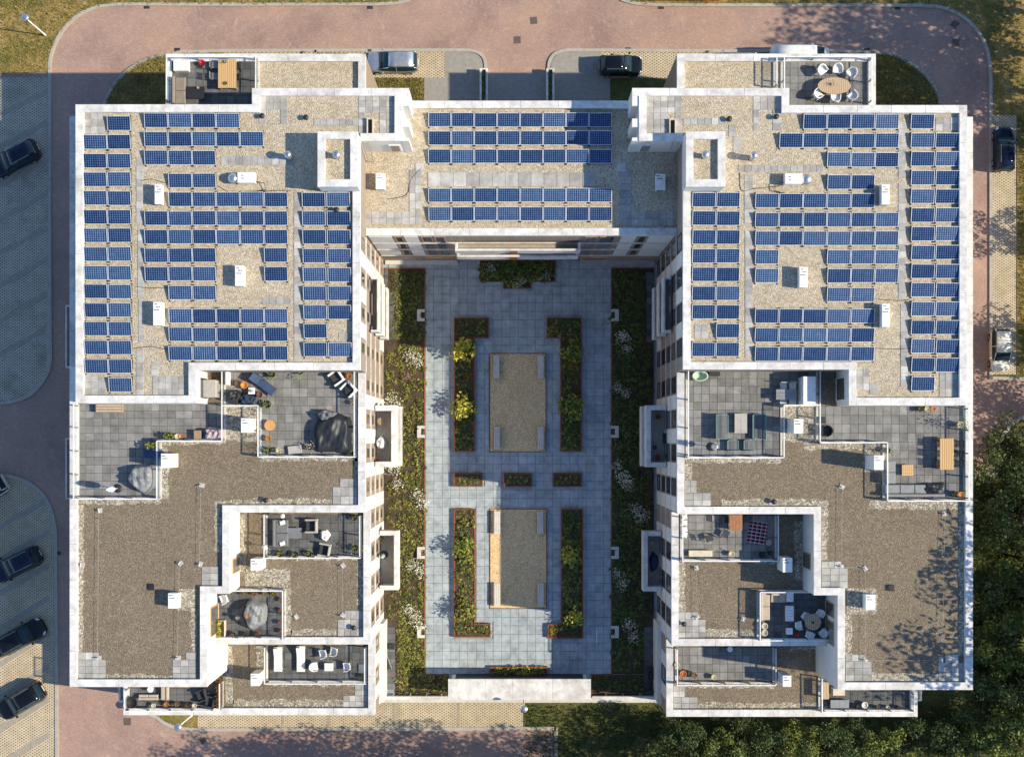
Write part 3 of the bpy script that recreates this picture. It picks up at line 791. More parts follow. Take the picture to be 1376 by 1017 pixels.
for lv, px, rag in [(4, (104, 671, 216, 677), 'S'), (4, (104, 677, 112, 876), 'E'), (4, (143, 906, 232, 914), 'N'), (4, (216, 592, 245, 598), 'S'), (4, (216, 600, 226, 670), 'E'),
                    (4, (245, 592, 303, 597), 'S'), (4, (303, 545, 350, 592), 'S'), (4, (350, 613, 480, 619), 'S'), (4, (330, 670, 446, 680), 'N'), (4, (474, 614, 481, 654), 'W'),
                    (4, (288, 672, 330, 681), 'N'), (4, (288, 681, 298, 742), 'W'), (4, (238, 791, 263, 820), 'W'), (4, (256, 820, 264, 876), 'W'),
                    (4, (920, 614, 1050, 622), 'S'), (4, (920, 622, 930, 645), 'E'), (4, (970, 671, 1104, 681), 'N'), (4, (1104, 672, 1112, 752), 'E'), (4, (1050, 545, 1097, 594), 'S'),
                    (4, (1080, 594, 1187, 604), 'S'), (4, (1160, 604, 1187, 634), 'W'), (4, (1168, 672, 1298, 684), 'S'), (4, (1288, 684, 1298, 880), 'W'), (4, (1171, 904, 1262, 917), 'N'),
                    (4, (1138, 790, 1178, 825), 'E'), (4, (1135, 825, 1144, 880), 'E'),
                    (3, (320, 691, 329, 770), 'E'), (3, (329, 764, 390, 789), 'N'), (3, (383, 790, 391, 852), 'E'), (3, (391, 845, 452, 857), 'N'), (3, (480, 752, 488, 820), 'W'), (3, (358, 748, 480, 752), 'S'),
                    (3, (912, 755, 921, 822), 'E'), (3, (948, 846, 1017, 859), 'N'), (3, (1068, 700, 1080, 780), 'W'), (3, (1005, 752, 1050, 757), 'S'),
                    (2, (303, 868, 313, 945), 'E'), (2, (313, 940, 461, 951), 'N'), (2, (345, 867, 358, 895), 'W'), (2, (362, 915, 478, 921), 'S'),
                    (2, (920, 918, 1040, 924), 'S'), (2, (936, 944, 1098, 954), 'N'), (2, (1062, 869, 1097, 873), 'S')]:
    margin(px, zz[lv], rag)

# ================================================================== PAVERS AND TILES
tile_cache = {}
def tile_mesh(mat, th=0.04):
    key = (mat, th)
    if key not in tile_cache:
        tile_cache[key] = MB().cbox(-0.5, -0.5, 0, 0.5, 0.5, th, 0.012).mesh('tile', M[mat])
    return tile_cache[key]
def lay(rects, pitch, z, mat, parent, name='tile', joint=0.018, th=0.04, base=(0, 0), one_by_one=True, shift=False):
    """lay tiles over world rectangles; returns the bmesh of joined tiles when not one by one"""
    me = tile_mesh(mat, th); jm = MB(); cnt = 0
    for r in rects:
        nx = max(1, round((r[2] - r[0]) / pitch)); ny = max(1, round((r[3] - r[1]) / pitch))
        dx = (r[2] - r[0]) / nx; dy = (r[3] - r[1]) / ny
        for i in range(nx):
            for j in range(ny):
                cx = r[0] + (i + .5) * dx; cy = r[1] + (j + .5) * dy
                dz = rng.uniform(-0.004, 0.004)
                if one_by_one:
                    o = put(name, me, parent, (cx - base[0], cy - base[1], z + dz), 0, (dx - joint, dy - joint, 1.0))
                    o.rotation_euler = (rng.uniform(-.004, .004), rng.uniform(-.004, .004), rng.uniform(-.006, .006))
                    cnt += 1
                else:
                    jm.cbox(cx - dx / 2 + joint / 2, cy - dy / 2 + joint / 2, z + dz, cx + dx / 2 - joint / 2, cy + dy / 2 - joint / 2, z + dz + th, 0.012)
    return jm if not one_by_one else cnt

# pale pavers on the gravel roofs
def pavers(px_list, z, par, pitch=0.5, mat='roof_paver'):
    for px in px_list: lay([WR(px, z)], pitch, z, mat, par, 'paver', 0.02, 0.03)
z5 = L5 - RF + .003; z4 = L4 - RF + .008; z3 = L3 - RF + .008; z2 = L2 - RF + .008
pavers([(112.5, 151, 141, 180), (183, 212, 192, 300), (185, 305, 193, 400), (186, 402, 194, 460), (183, 470, 193, 532), (297, 210, 395, 222), (395, 258, 404, 487)], z5, roof5[0], 0.5)
pavers([(348, 129, 386, 148), (348, 148, 357, 167), (377, 148, 386, 167), (422, 160, 482, 169)], z5, roof5[0], 0.48)
pavers([(352, 400, 391, 409), (455, 447, 472, 456), (203, 487, 213, 505), (112.5, 505, 142, 530), (145, 530, 152, 532)], z5, roof5[0], 0.5)
pavers([(205, 505, 248, 531)], z5, roof5[3], 0.5)
pavers([(482, 128, 528, 152), (482, 152, 491, 188), (510, 152, 528, 188)], z5, roof5[2], 0.48)
pavers([(869, 129, 916, 152), (869, 152, 897, 188), (907, 152, 916, 188)], z5, roof5[6], 0.48)
pavers([(918, 159, 975, 168), (979, 168, 989, 184), (985, 184, 997, 204), (1012, 128, 1050, 148), (1012, 148, 1020, 176), (1038, 148, 1050, 176), (992, 222, 1106, 231)], z5, roof5[4], 0.48)
pavers([(1207, 164, 1217, 240), (1207, 246, 1217, 402), (1210, 408, 1220, 520), (1000, 235, 1012, 300), (1001, 310, 1011, 480), (1257, 158, 1287, 176), (933, 436, 951, 455), (1262, 500, 1286, 533)], z5, roof5[4], 0.5)
pavers([(1151, 497, 1168, 524), (1168, 515, 1180, 530)], z5, roof5[7], 0.5)
pavers([(575, 232, 800, 251)], z4, roof_mid, 0.95)
pavers([(550, 228, 566, 302), (489, 284, 550, 302), (833, 228, 848, 304), (848, 284, 905, 304), (558, 219, 569, 229), (829, 219, 841, 231)], z4, roof_mid, 0.55)
# corner pavers on the brown roofs
pavers([(106, 876, 133, 886), (106, 886, 142, 913), (250, 876, 264, 886), (232, 886, 264, 913), (271, 761, 294, 788)], z4, roof4[3], 0.55)
pavers([(457, 643, 480, 654), (447, 654, 480, 679), (920, 645, 936, 662), (920, 662, 955, 681)], z4, roof4[0], 0.55)
pavers([(1104, 754, 1130, 763), (1104, 763, 1139, 790), (1136, 879, 1162, 888), (1136, 888, 1171, 915), (1270, 879, 1288, 890), (1261, 890, 1297, 915)], z4, roof4[6], 0.55)
pavers([(463, 820, 488, 832), (454, 832, 488, 856)], z3, roof3[0], 0.55)
pavers([(912, 822, 938, 832), (912, 832, 948, 858)], z3, roof3[2], 0.55)
pavers([(477, 919, 494, 934), (461, 934, 494, 950)], z2, roof2[0], 0.55)
pavers([(905, 920, 920, 936), (905, 936, 937, 953)], z2, roof2[2], 0.55)

# terrace floors
TZ = {4: L4 - RF + .02, 3: L3 - RF + .02, 2: L2 - RF + .02}
terr = {'A': (4, [(104.5, 542, 302, 592), (104.5, 592, 215.5, 668)], 'terrace_tile'), 'B': (4, [(303, 498, 479.5, 545), (351, 545, 479.5, 613)], 'terrace_tile'),
        'C': (3, [(359, 691, 487, 747)], 'dark_terrace_tile'), 'D': (3, [(291, 797, 382, 856.5)], 'dark_terrace_tile'), 'E': (2, [(362, 867, 493.5, 914)], 'dark_terrace_tile'),
        'F': (2, [(175, 924, 289, 951)], 'dark_terrace_tile'), 'NL': (4, [(231, 82, 347, 140)], 'dark_terrace_tile'), 'NR': (4, [(1051, 82, 1167, 142)], 'terrace_tile'),
        'G': (4, [(921, 498, 1049, 614), (1049, 498, 1097, 545)], 'terrace_tile'), 'H': (4, [(1098, 546, 1296.5, 594), (1187.5, 594, 1296.5, 671)], 'terrace_tile'),
        'I': (3, [(914, 692, 1041, 751)], 'terrace_tile'), 'J': (3, [(1020, 795, 1120, 859)], 'dark_terrace_tile'), 'K': (2, [(906.5, 869, 1038, 914)], 'terrace_tile'),
        'L': (2, [(1102, 928, 1223, 953)], 'dark_terrace_tile')}
TF = {}
joined = {'terrace_tile': MB(), 'dark_terrace_tile': MB()}
for kx, (lv, pxs, mat) in terr.items():
    z = TZ[lv]
    TF[kx] = z + 0.045
    rects = [WR(p, z) for p in pxs]
    bed = MB()
    for r in rects: bed.box(r[0], r[1], z - .03, r[2], r[3], z - .001)
    fl = bput(bed, 'terrace_floor', M['roof_membrane'])
    if kx in ('A', 'H'):
        lay(rects, 0.59, z, mat, fl)
    else:
        jm = lay(rects, 0.59, z, mat, fl, one_by_one=False)
        joined[mat].add(jm.v, jm.f)
for mat, jm in joined.items():
    o = bput(jm, 'terrace_tiling', M[mat]); o['kind'] = 'stuff'

# ---- glass and metal railings round the terraces
def railing(pts_px, z, h=1.05, posts=True, label=None, solid=False):
    pts = [W(p[0], p[1], z) for p in pts_px]
    base = MB(); glass = MB(); rail = MB()
    first = None
    for a, b in zip(pts[:-1], pts[1:]):
        d = Vector((b[0] - a[0], b[1] - a[1], 0)); L = d.length; d.normalize(); n = Vector((-d.y, d.x, 0))
        def slab(mb, w, z0, z1):
            q = [(a[0] + n.x * w, a[1] + n.y * w), (b[0] + n.x * w, b[1] + n.y * w), (b[0] - n.x * w, b[1] - n.y * w), (a[0] - n.x * w, a[1] - n.y * w)]
            mb.prism(q, z0, z1)
        slab(base, 0.07, z - 0.06, z + 0.09)
        slab(glass, 0.012, z + 0.09, z + h - 0.03)
        slab(rail, 0.038, z + h - 0.03, z + h + 0.02)
    r = bput(base, 'railing', M['pale_concrete'])
    glass.build('glass_panel', M['rail_glass'], r)
    rail.build('top_rail', M['white_metal'], r)
    if posts:
        for a, b in zip(pts[:-1], pts[1:]):
            L = math.dist(a, b); n = max(1, round(L / 1.9))
            for i in range(n + 1):
                u = min(max(i / n, 0.02), 0.98)
                x = a[0] + (b[0] - a[0]) * u; y = a[1] + (b[1] - a[1]) * u
                MB().box(x - .03, y - .05, z, x + .03, y + .05, z + h - 0.035).build('post', M['grey_metal'], r)
    return r
z = L4 - RF + .03
railing([(302.5, 497), (302.5, 592.5), (216, 592.5), (216, 669.5), (104, 669.5)], z)
railing([(105.5, 543), (105.5, 669)], z)
railing([(303, 545.5), (350.5, 545.5), (350.5, 613.5), (480, 613.5)], z)
railing([(478.5, 499), (478.5, 612)], z, 1.1)
railing([(347.5, 82), (347.5, 138)], z)
railing([(229, 82.5), (347, 82.5)], z); railing([(229, 82.5), (229, 139)], z)
railing([(1050, 82), (1050, 141)], z); railing([(1051, 82.5), (1166, 82.5), (1166, 141)], z); railing([(1040, 82.5), (1040, 119)], z)
railing([(1049.5, 545), (1049.5, 614.5), (921, 614.5)], z); railing([(1049.5, 545), (1097, 545)], z); railing([(922.5, 499), (922.5, 613)], z)
railing([(1097.5, 497), (1097.5, 594.5), (1187, 594.5), (1187, 672), (1298, 672)], z)
railing([(1295, 547), (1295, 671)], z)
z = L3 - RF + .03
railing([(358.5, 690), (358.5, 748), (487, 748)], z); railing([(485.5, 692), (485.5, 746)], z)
railing([(292, 791.5), (383, 791.5), (383, 857)], z); railing([(291, 855.5), (382, 855.5)], z, 0.9)
railing([(1042, 691), (1042, 752), (914, 752)], z); railing([(915, 693), (915, 751)], z)
railing([(1018, 859), (1018, 793.5), (1085, 793.5)], z); railing([(1019, 858), (1115, 858)], z, 0.9)
z = L2 - RF + .03
railing([(359, 867), (359, 915), (494, 915)], z); railing([(492, 868), (492, 914)], z)
railing([(1039, 868), (1039, 917), (907, 917)], z); railing([(908, 869), (908, 916)], z)
railing([(173, 924), (173, 951.5), (290, 951.5)], z); railing([(299, 915), (299, 951)], z)
railing([(1100.5, 908), (1100.5, 954)], z); railing([(1102, 952.5), (1223, 952.5), (1223, 929)], z)

# ================================================================== SOLAR PANELS
PW, PD = 1.655, 1.02
fr = MB(); tilt = R(11)
def pp(x, y, h=0.0):
    """panel plane: x across, y up the slope, h normal to it"""
    return (x, y * math.cos(tilt) - h * math.sin(tilt), 0.10 + (y + PD / 2) * math.sin(tilt) + h * math.cos(tilt))
def pbox(mb, x0, y0, x1, y1, h0, h1):
    v = [pp(x0, y0, h0), pp(x1, y0, h0), pp(x1, y1, h0), pp(x0, y1, h0), pp(x0, y0, h1), pp(x1, y0, h1), pp(x1, y1, h1), pp(x0, y1, h1)]
    mb.add(v, [(3, 2, 1, 0), (4, 5, 6, 7), (0, 1, 5, 4), (1, 2, 6, 5), (2, 3, 7, 6), (3, 0, 4, 7)])
f = 0.035
pbox(fr, -PW / 2, -PD / 2, PW / 2, -PD / 2 + f, 0, .04); pbox(fr, -PW / 2, PD / 2 - f, PW / 2, PD / 2, 0, .04)
pbox(fr, -PW / 2, -PD / 2 + f, -PW / 2 + f, PD / 2 - f, 0, .04); pbox(fr, PW / 2 - f, -PD / 2 + f, PW / 2, PD / 2 - f, 0, .04)
frame_me = fr.mesh('panel_frame', M['panel_frame'])
cells_me = bpy.data.meshes.new('cells')
cells_me.from_pydata([pp(-PW / 2 + f, -PD / 2 + f, .033), pp(PW / 2 - f, -PD / 2 + f, .033), pp(PW / 2 - f, PD / 2 - f, .033), pp(-PW / 2 + f, PD / 2 - f, .033)], [], [(0, 1, 2, 3)])
uv = cells_me.uv_layers.new(name='UVMap')
for i, c in enumerate(((0, 0), (1, 0), (1, 1), (0, 1))): uv.data[i].uv = c
cells_me.materials.append(M['solar_cells'])
stand_me = MB().box(-PW / 2 + .01, -PD / 2 - .1, 0, -PW / 2 + .07, PD / 2 + .1, .06).box(PW / 2 - .07, -PD / 2 - .1, 0, PW / 2 - .01, PD / 2 + .1, .06) \
    .box(-PW / 2 + .02, PD / 2 - .06, 0.06, -PW / 2 + .06, PD / 2 - .02, .27).box(PW / 2 - .06, PD / 2 - .06, 0.06, PW / 2 - .02, PD / 2 - .02, .27).box(-PW / 2 + .06, -.02, .01, PW / 2 - .06, .02, .05).mesh('mounting', M['dark_metal'])
back_me = MB().add([(-PW / 2 + .07, PD / 2 - .01, 0.02), (PW / 2 - .07, PD / 2 - .01, 0.02), (PW / 2 - .07, PD / 2 - .04, .29), (-PW / 2 + .07, PD / 2 - .04, .29)], [(0, 1, 2, 3)]).mesh('wind_plate', M['grey_metal'])
def solar(px, py, zr, lab, grp):
    """one panel; px, py is the photo centre of its glass"""
    x, y = W(px, py, zr + 0.2)
    e = put('solar_panel', frame_me, None, (x + rng.uniform(-.012, .012), y + rng.uniform(-.015, .015), zr), rng.uniform(-.004, .004))
    e.rotation_euler.x = rng.uniform(-.012, .012)
    put('cells', cells_me, e); put('mounting', stand_me, e); put('wind_plate', back_me, e)
    tag(e, lab, 'solar panel', grp)
def block(rows, x0, pitch, zr, where, grp, dxrow=0.0):
    """rows: (y centre, list of column numbers)"""
    for ri, (yc, cols) in enumerate(rows):
        for ci, c in enumerate(cols):
            lab = 'blue solar panel, %s from left in row %s of the %s' % (ORD[ci], NUM[ri], where)
            solar(x0 + pitch * (c + .5) + dxrow * ri, yc, zr, lab, grp)
NUM = ['one', 'two', 'three', 'four', 'five', 'six', 'seven', 'eight', 'nine', 'ten', 'eleven', 'twelve', 'thirteen', 'fourteen', 'fifteen']
zr5 = L5 - RF; zr4 = L4 - RF
GL, GR, GM = 'solar panels on the left wing roof', 'solar panels on the right wing roof', 'solar panels on the connecting roof'
A2 = [0, 1]
block([(166 + 25.07 * i, A2 if 0 < i < 14 else [1]) for i in range(15)], 111.5, 32.2, zr5, 'left wing\'s outer column', GL, 0.14)
a5 = [0, 1, 2, 3, 4, 5]
block([(162, [0, 1, 2, 3]), (187, [0, 1, 2, 3, 4]), (212, [0, 1, 2]), (243, [1, 2]), (268, [1, 2, 3, 4, 5]), (293.3, a5), (318.3, a5), (343, [0, 1, 2, 5]), (368, [0, 1, 2, 5]),
       (393, [1, 2]), (424.5, [1, 2, 3, 4, 5]), (449.3, [1, 2, 3, 4, 5]), (474.3, [1, 2, 3, 4, 5])], 193.7, 32.15, zr5, 'left wing\'s middle block', GL, 0.06)
block([(268.3 + 25.15 * i, [0] if i == 7 else A2) for i in range(9)], 405.2, 33.0, zr5, 'left wing\'s inner column', GL, 0.3)
block([(161.3, range(8)), (185.6, range(8)), (210.3, range(8)), (262.3, range(8)), (287.3, range(8))], 575.5, 30.85, zr4, 'connecting roof', GM)
block([(268.3 + 25.15 * i, [1] if i == 7 else A2) for i in range(9)], 930.0, 32.4, zr5, 'right wing\'s inner column', GR, -0.1)
block([(163.3, [2, 3, 4, 5]), (189, [1, 2, 3, 4, 5]), (214.7, [3, 4, 5]), (245, [3, 4]), (269.8, [0, 1, 2, 3, 4]), (295.2, a5), (320.2, a5), (345.2, [0, 3, 4, 5]), (370.4, [0, 3, 4, 5]),
       (395.8, [3, 4]), (424.7, [0, 1, 2, 3, 4]), (450, [0, 1, 2, 3, 4]), (475.3, [0, 1, 2, 3, 4])], 1014.6, 32.25, zr5, 'right wing\'s middle block', GR, -0.04)
block([(163.3 + 25.15 * i, A2 if 0 < i < 14 else [0]) for i in range(15)], 1223.2, 33.0, zr5, 'right wing\'s outer column', GR, 0.05)

# ================================================================== ROOF EQUIPMENT
def marks(par, x0, y0, z, rows, face='top'):
    """the small dark print on the white cabinets"""
    for i, (dx, w) in enumerate(rows):
        for q in range(max(1, int(w / 0.09))):
            MB().box(x0 + dx + q * .1, y0 - i * .2, z, x0 + dx + q * .1 + .07, y0 - i * .2 + .07, z + .004).build('print_mark', M['dark_print'], par)
def cabinet(px, zr, h, lab, grp, name='ventilation_cabinet', print_rows=None):
    """white box given by the photo rectangle of its top"""
    x0, y0, x1, y1 = WR(px, zr + h)
    cx, cy = (x0 + x1) / 2, (y0 + y1) / 2
    w, d = x1 - x0, y1 - y0
    e = empty(name, (cx, cy, zr), 0, lab, 'ventilation box', grp)
    MB().box(-w / 2 + .05, -d / 2 + .05, 0, w / 2 - .05, d / 2 - .05, 0.08).build('plinth', M['dark_metal'], e)
    body = MB().cbox(-w / 2, -d / 2, 0.08, w / 2, d / 2, h - 0.03, 0.02).build('cabinet_body', M['cabinet_white'], e)
    MB().cbox(-w / 2 - .015, -d / 2 - .015, h - 0.03, w / 2 + .015, d / 2 + .015, h, 0.012).build('lid', M['cabinet_white'], e)
    MB().box(-w / 2 + .1, -d / 2 - .012, h * .3, w / 2 - .1, -d / 2 - .001, h * .7).build('grille', M['grey_metal'], body)
    marks(e, -w / 2 + .04, d / 2 - .18, h, print_rows or [(0.0, .3), (0.04, .42)])
    return e
gv = 'white ventilation boxes on the roofs'
for px, h, lab in [((208, 248, 216.5, 274), .8, 'white ventilation box between solar panels, upper left of the left roof'), ((316, 357, 327, 384), .8, 'white ventilation box alone on the gravel of the left roof'),
                   ((206, 406, 217.5, 437), .8, 'white ventilation box beside the lower panels of the left roof'), ((1185, 248, 1195, 274.5), .8, 'white ventilation box between solar panels high on the right roof'),
                   ((1074.5, 359, 1085, 386), .8, 'white ventilation box alone on the gravel of the right roof'), ((1185.5, 408.5, 1195.5, 439), .8, 'white ventilation box beside the lower panels of the right roof')]:
    cabinet(px, zr5, h, lab, gv, print_rows=[(.05, .2), (.15, .3), (.0, .4)])
cabinet((505, 233, 517, 254), zr4, 0.7, 'small white box on the connecting roof near the left wing', gv)
cabinet((881.5, 234, 894, 255), zr4, 0.7, 'small white box in shade on the connecting roof near the right wing', gv)
gs = 'tall white shafts beside the terraces'
for px, zr, h, lab in [((216.5, 609.5, 228.5, 628.5), zr4, 2.3, 'tall white shaft beside the terrace with the grey draped cover'), ((324, 562, 335.5, 581), zr4, 2.3, 'tall white shaft between the two upper left terraces'),
                       ((1067, 563, 1079, 582), zr4, 2.3, 'tall white shaft between the two upper right terraces'), ((1174.7, 612, 1187, 631), zr4, 2.4, 'tall white shaft behind the grey corner sofa'),
                       ((226, 797, 239, 817), zr4, 0.95, 'low white box alone on the left brown roof'), ((1163.5, 799, 1176, 819), zr4, 0.95, 'low white box alone on the right brown roof'),
                       ((337, 751, 350, 766), L3 - RF, 2.2, 'tall white shaft left of the terrace with the grey sofa'), ((1052, 749.5, 1064.5, 768.5), L3 - RF, 2.2, 'tall white shaft right of the terrace with the tartan rug'),
                       ((337, 905, 348.5, 921), L2 - RF, 2.0, 'tall white shaft left of the terrace with white loungers'), ((1052, 907.5, 1063, 922), L2 - RF, 2.0, 'tall white shaft right of the bottom terrace with pots')]:
    cabinet(px, zr, h, lab, gs, 'ventilation_shaft')
def fan_unit(px, py, flip, lab):
    """white air handling box with a round steel cowl at one end"""
    x, y = W(px, py, zr5 + .6)
    e = empty('air_handler', (x, y, zr5), 0, lab, 'air handler', 'air handlers on the top roofs')
    MB().box(-.55, -.3, 0, .65, .3, 0.1).build('skid', M['dark_metal'], e)
    b = MB().cbox(-.62, -.37, 0.1, .62, .37, 0.72, 0.03).build('cabinet_body', M['cabinet_white'], e)
    marks(e, -.35, .1, 0.72, [(0, .25), (.02, .25)])
    s = -1 if flip else 1
    MB().lathe([(.30, .12), (.36, .2), (.38, .45), (.30, .62), (.1, .68)], s * .98, 0, 16).build('cowl', M['silver_metal'], e, True)
    MB().tube([(-s * .6, -.2, .3), (-s * 1.2, -.32, .3), (-s * 1.3, -.75, .2), (-s * .4, -.95, .1)], .03, 6).build('conduit', M['dark_metal'], e)
fan_unit(331, 239, True, 'white air handler with round cowl on the left top roof')
fan_unit(1066, 240.5, False, 'white air handler with round cowl on the right top roof')
def flue(px, py, zr, h, lab, r=.26):
    x, y = W(px, py, zr + h)
    e = empty('flue', (x, y, zr), 0, lab, 'flue', 'steel flues on the roofs')
    MB().lathe([(r * .8, 0), (r * .8, h - .35)], 0, 0, 14).build('pipe', M['silver_metal'], e, True)
    MB().lathe([(r * .6, h - .35), (r, h - .3), (r, h - .1), (r * .5, h)], 0, 0, 14).build('cowl', M['silver_metal'], e, True)
flue(386, 207, zr5, 1.2, 'steel flue with cowl on the left top roof below the tiles')
flue(1014, 208, zr5, 1.2, 'steel flue with cowl on the right top roof below the tiles')
for px, py, zr, lab in [(352, 156, zr5, 'short dark vent on the left head roof'), (411, 158, zr5, 'second short dark vent on the left head roof'), (1043, 157, zr5, 'short dark vent on the right head roof'),
                        (980, 160, zr5, 'second short dark vent on the right head roof'), (357, 672, zr4, 'short dark vent by the parapet of the left brown roof'), (1040, 674, zr4, 'short dark vent by the parapet of the right brown roof'),
                        (475, 843, L3 - RF, 'dark vent standing on the corner pavers of the left lower roof'), (919, 838, L3 - RF, 'dark vent standing on the corner pavers of the right lower roof'), (452, 282, zr5, 'dark vent under the panels near the left stair head')]:
    x, y = W(px, py, zr + .3)
    e = empty('roof_vent', (x, y, zr), 0, lab, 'vent', 'short dark roof vents')
    MB().lathe([(.13, 0), (.11, .25)], 0, 0, 10).build('pipe', M['dark_metal'], e, True)
    MB().lathe([(.09, .25), (.2, .29), (.2, .36), (.06, .42)], 0, 0, 10).build('cap', M['dark_metal'], e, True)
for px, lab in [((200, 785, 207.5, 792.5), 'small dark square roof hatch on the left brown roof'), ((1193.5, 786, 1201.5, 793.5), 'small dark square roof hatch on the right brown roof')]:
    r = WR(px, zr4 + .15); cx, cy = (r[0] + r[2]) / 2, (r[1] + r[3]) / 2
    e = empty('roof_hatch', (cx, cy, zr4), 0, lab, 'roof hatch', 'dark roof hatches')
    MB().box(-.2, -.2, 0, .2, .2, .12).build('upstand', M['grey_metal'], e); MB().cbox(-.23, -.23, .12, .23, .23, .18, .03).build('lid', M['dark_metal'], e)
for px, lab in [((494, 160, 500, 187), 'open roof hatch with pale frame on the left head roof'), ((901, 161, 907, 187), 'open roof hatch with pale frame on the right head roof')]:
    r = WR(px, zr5 + .3); cx, cy = (r[0] + r[2]) / 2, (r[1] + r[3]) / 2; hx, hy = (r[2] - r[0]) / 2, (r[3] - r[1]) / 2
    e = empty('access_hatch', (cx, cy, zr5), 0, lab, 'roof hatch', 'open roof hatches')
    MB().box(-hx, -hy, 0, hx, hy, .05).build('opening', M['dark_metal'], e)
    fm = MB()
    for q in ((-hx - .07, -hy, -hx, hy), (hx, -hy, hx + .07, hy), (-hx - .07, hy, hx + .07, hy + .07), (-hx - .07, -hy - .07, hx + .07, -hy)): fm.box(q[0], q[1], 0, q[2], q[3], .28)
    fm.build('hatch_frame', M['cream_pot'], e)

# fall-arrest anchors and their lines on the roofs
def anchor(px, py, z, lab):
    x, y = W(px, py, z + .25)
    e = empty('roof_anchor', (x, y, z), rng.uniform(0, 6), lab, 'roof anchor', 'fall-arrest anchors on the roofs')
    MB().cbox(-.2, -.17, 0, .2, .17, .07, .03).build('base_plate', M['concrete'], e)
    MB().tube([(0, 0, .09), (0, 0, .3)], .05, 8).build('post', M['silver_metal'], e)
    MB().tube([(-.1, 0, .3), (.14, .05, .3)], .035, 6).build('eye', M['white_metal'], e)
an = {'a1': (132.5, 686, zr4, 'anchor'), 'a2': (270, 652, zr4, ''), 'a3': (109, 759, zr4, ''), 'a4': (241, 757, zr4, ''), 'a5': (131, 884, zr4, ''), 'a6': (238, 884, zr4, ''), 'a7': (268, 758, zr4, ''),
      'a8': (460, 760, L3 - RF, ''), 'a9': (460, 827, L3 - RF, ''), 'a10': (397, 829, L3 - RF, ''), 'b1': (1270, 690, zr4, ''), 'b2': (1132, 654, zr4, ''), 'b3': (1163, 764, zr4, ''), 'b4': (1131, 761, zr4, ''),
      'b5': (1163, 887, zr4, ''), 'b6': (1266, 887, zr4, ''), 'b7': (936, 763, L3 - RF, ''), 'b8': (937, 829, L3 - RF, ''), 'b9': (999, 832, L3 - RF, '')}
where = {'a1': 'below the left outer terrace', 'a2': 'in the middle of the upper left brown roof', 'a3': 'at the left edge of the brown roof', 'a4': 'above the low white box on the left', 'a5': 'on the bottom left corner pavers',
         'a6': 'on the inner corner pavers, bottom left roof', 'a7': 'beside the paver square left of a wooden door', 'a8': 'below the terrace with the grey sofa', 'a9': 'on the corner pavers of the left lower roof',
         'a10': 'right of the terrace with the blown cover', 'b1': 'below the right outer terrace', 'b2': 'in the middle of the upper right brown roof', 'b3': 'above the low white box on the right', 'b4': 'on the square pavers of the right brown roof',
         'b5': 'on the inner corner pavers, bottom right roof', 'b6': 'on the bottom right corner pavers', 'b7': 'below the terrace with the tartan rug', 'b8': 'on the corner pavers of the right lower roof', 'b9': 'left of the terrace with the round table'}
for q, (px, py, z, _) in an.items(): anchor(px, py, z, 'pale roof anchor ' + where[q])
for a, b in [('a1', 'a5'), ('a2', 'a7'), ('a4', 'a6'), ('a8', 'a9'), ('b1', 'b6'), ('b2', 'b4'), ('b3', 'b5'), ('b5', 'b6'), ('b7', 'b8'), ('b8', 'b9'), ('b4', 'b3')]:
    z = an[a][2] + .3
    p = W(an[a][0], an[a][1], z); q = W(an[b][0], an[b][1], z)
    tag(MB().tube([(*p, z), (*q, z)], .009, 5).build('safety_line', M['concrete']), 'thin safety line from the anchor ' + where[a], 'cable', 'safety lines on the roofs')

# cables lying between the panel rows
for i, (pts, z, lab) in enumerate([([(190, 243), (205, 241), (224, 246), (262, 245)], zr5, 'dark cable from the air handler row on the left roof'), ([(293, 250), (315, 262), (330, 258), (392, 256)], zr5, 'dark cable below the left air handler'),
                                   ([(183, 385), (200, 387), (240, 386)], zr5, 'dark cable across the pavers, left roof middle'), ([(180, 468), (203, 466), (226, 470)], zr5, 'dark cable by the lower panels of the left roof'),
                                   ([(567, 225), (552, 242), (546, 262), (520, 268)], zr4, 'grey cable curving over the connecting roof'), ([(1180, 402), (1205, 404), (1222, 403)], zr5, 'dark cable across the pavers, right roof middle'),
                                   ([(1176, 468), (1200, 469), (1222, 468)], zr5, 'dark cable by the lower panels of the right roof'), ([(994, 232), (996, 256), (1012, 254), (1048, 250)], zr5, 'dark cable beside the right air handler')]):
    P_ = [(*W(p[0], p[1], z), z + .03) for p in arc(pts, 4)]
    tag(MB().tube(P_, .022, 5).build('roof_cable', M['dark_metal']), lab, 'cable', 'cables on the roofs')

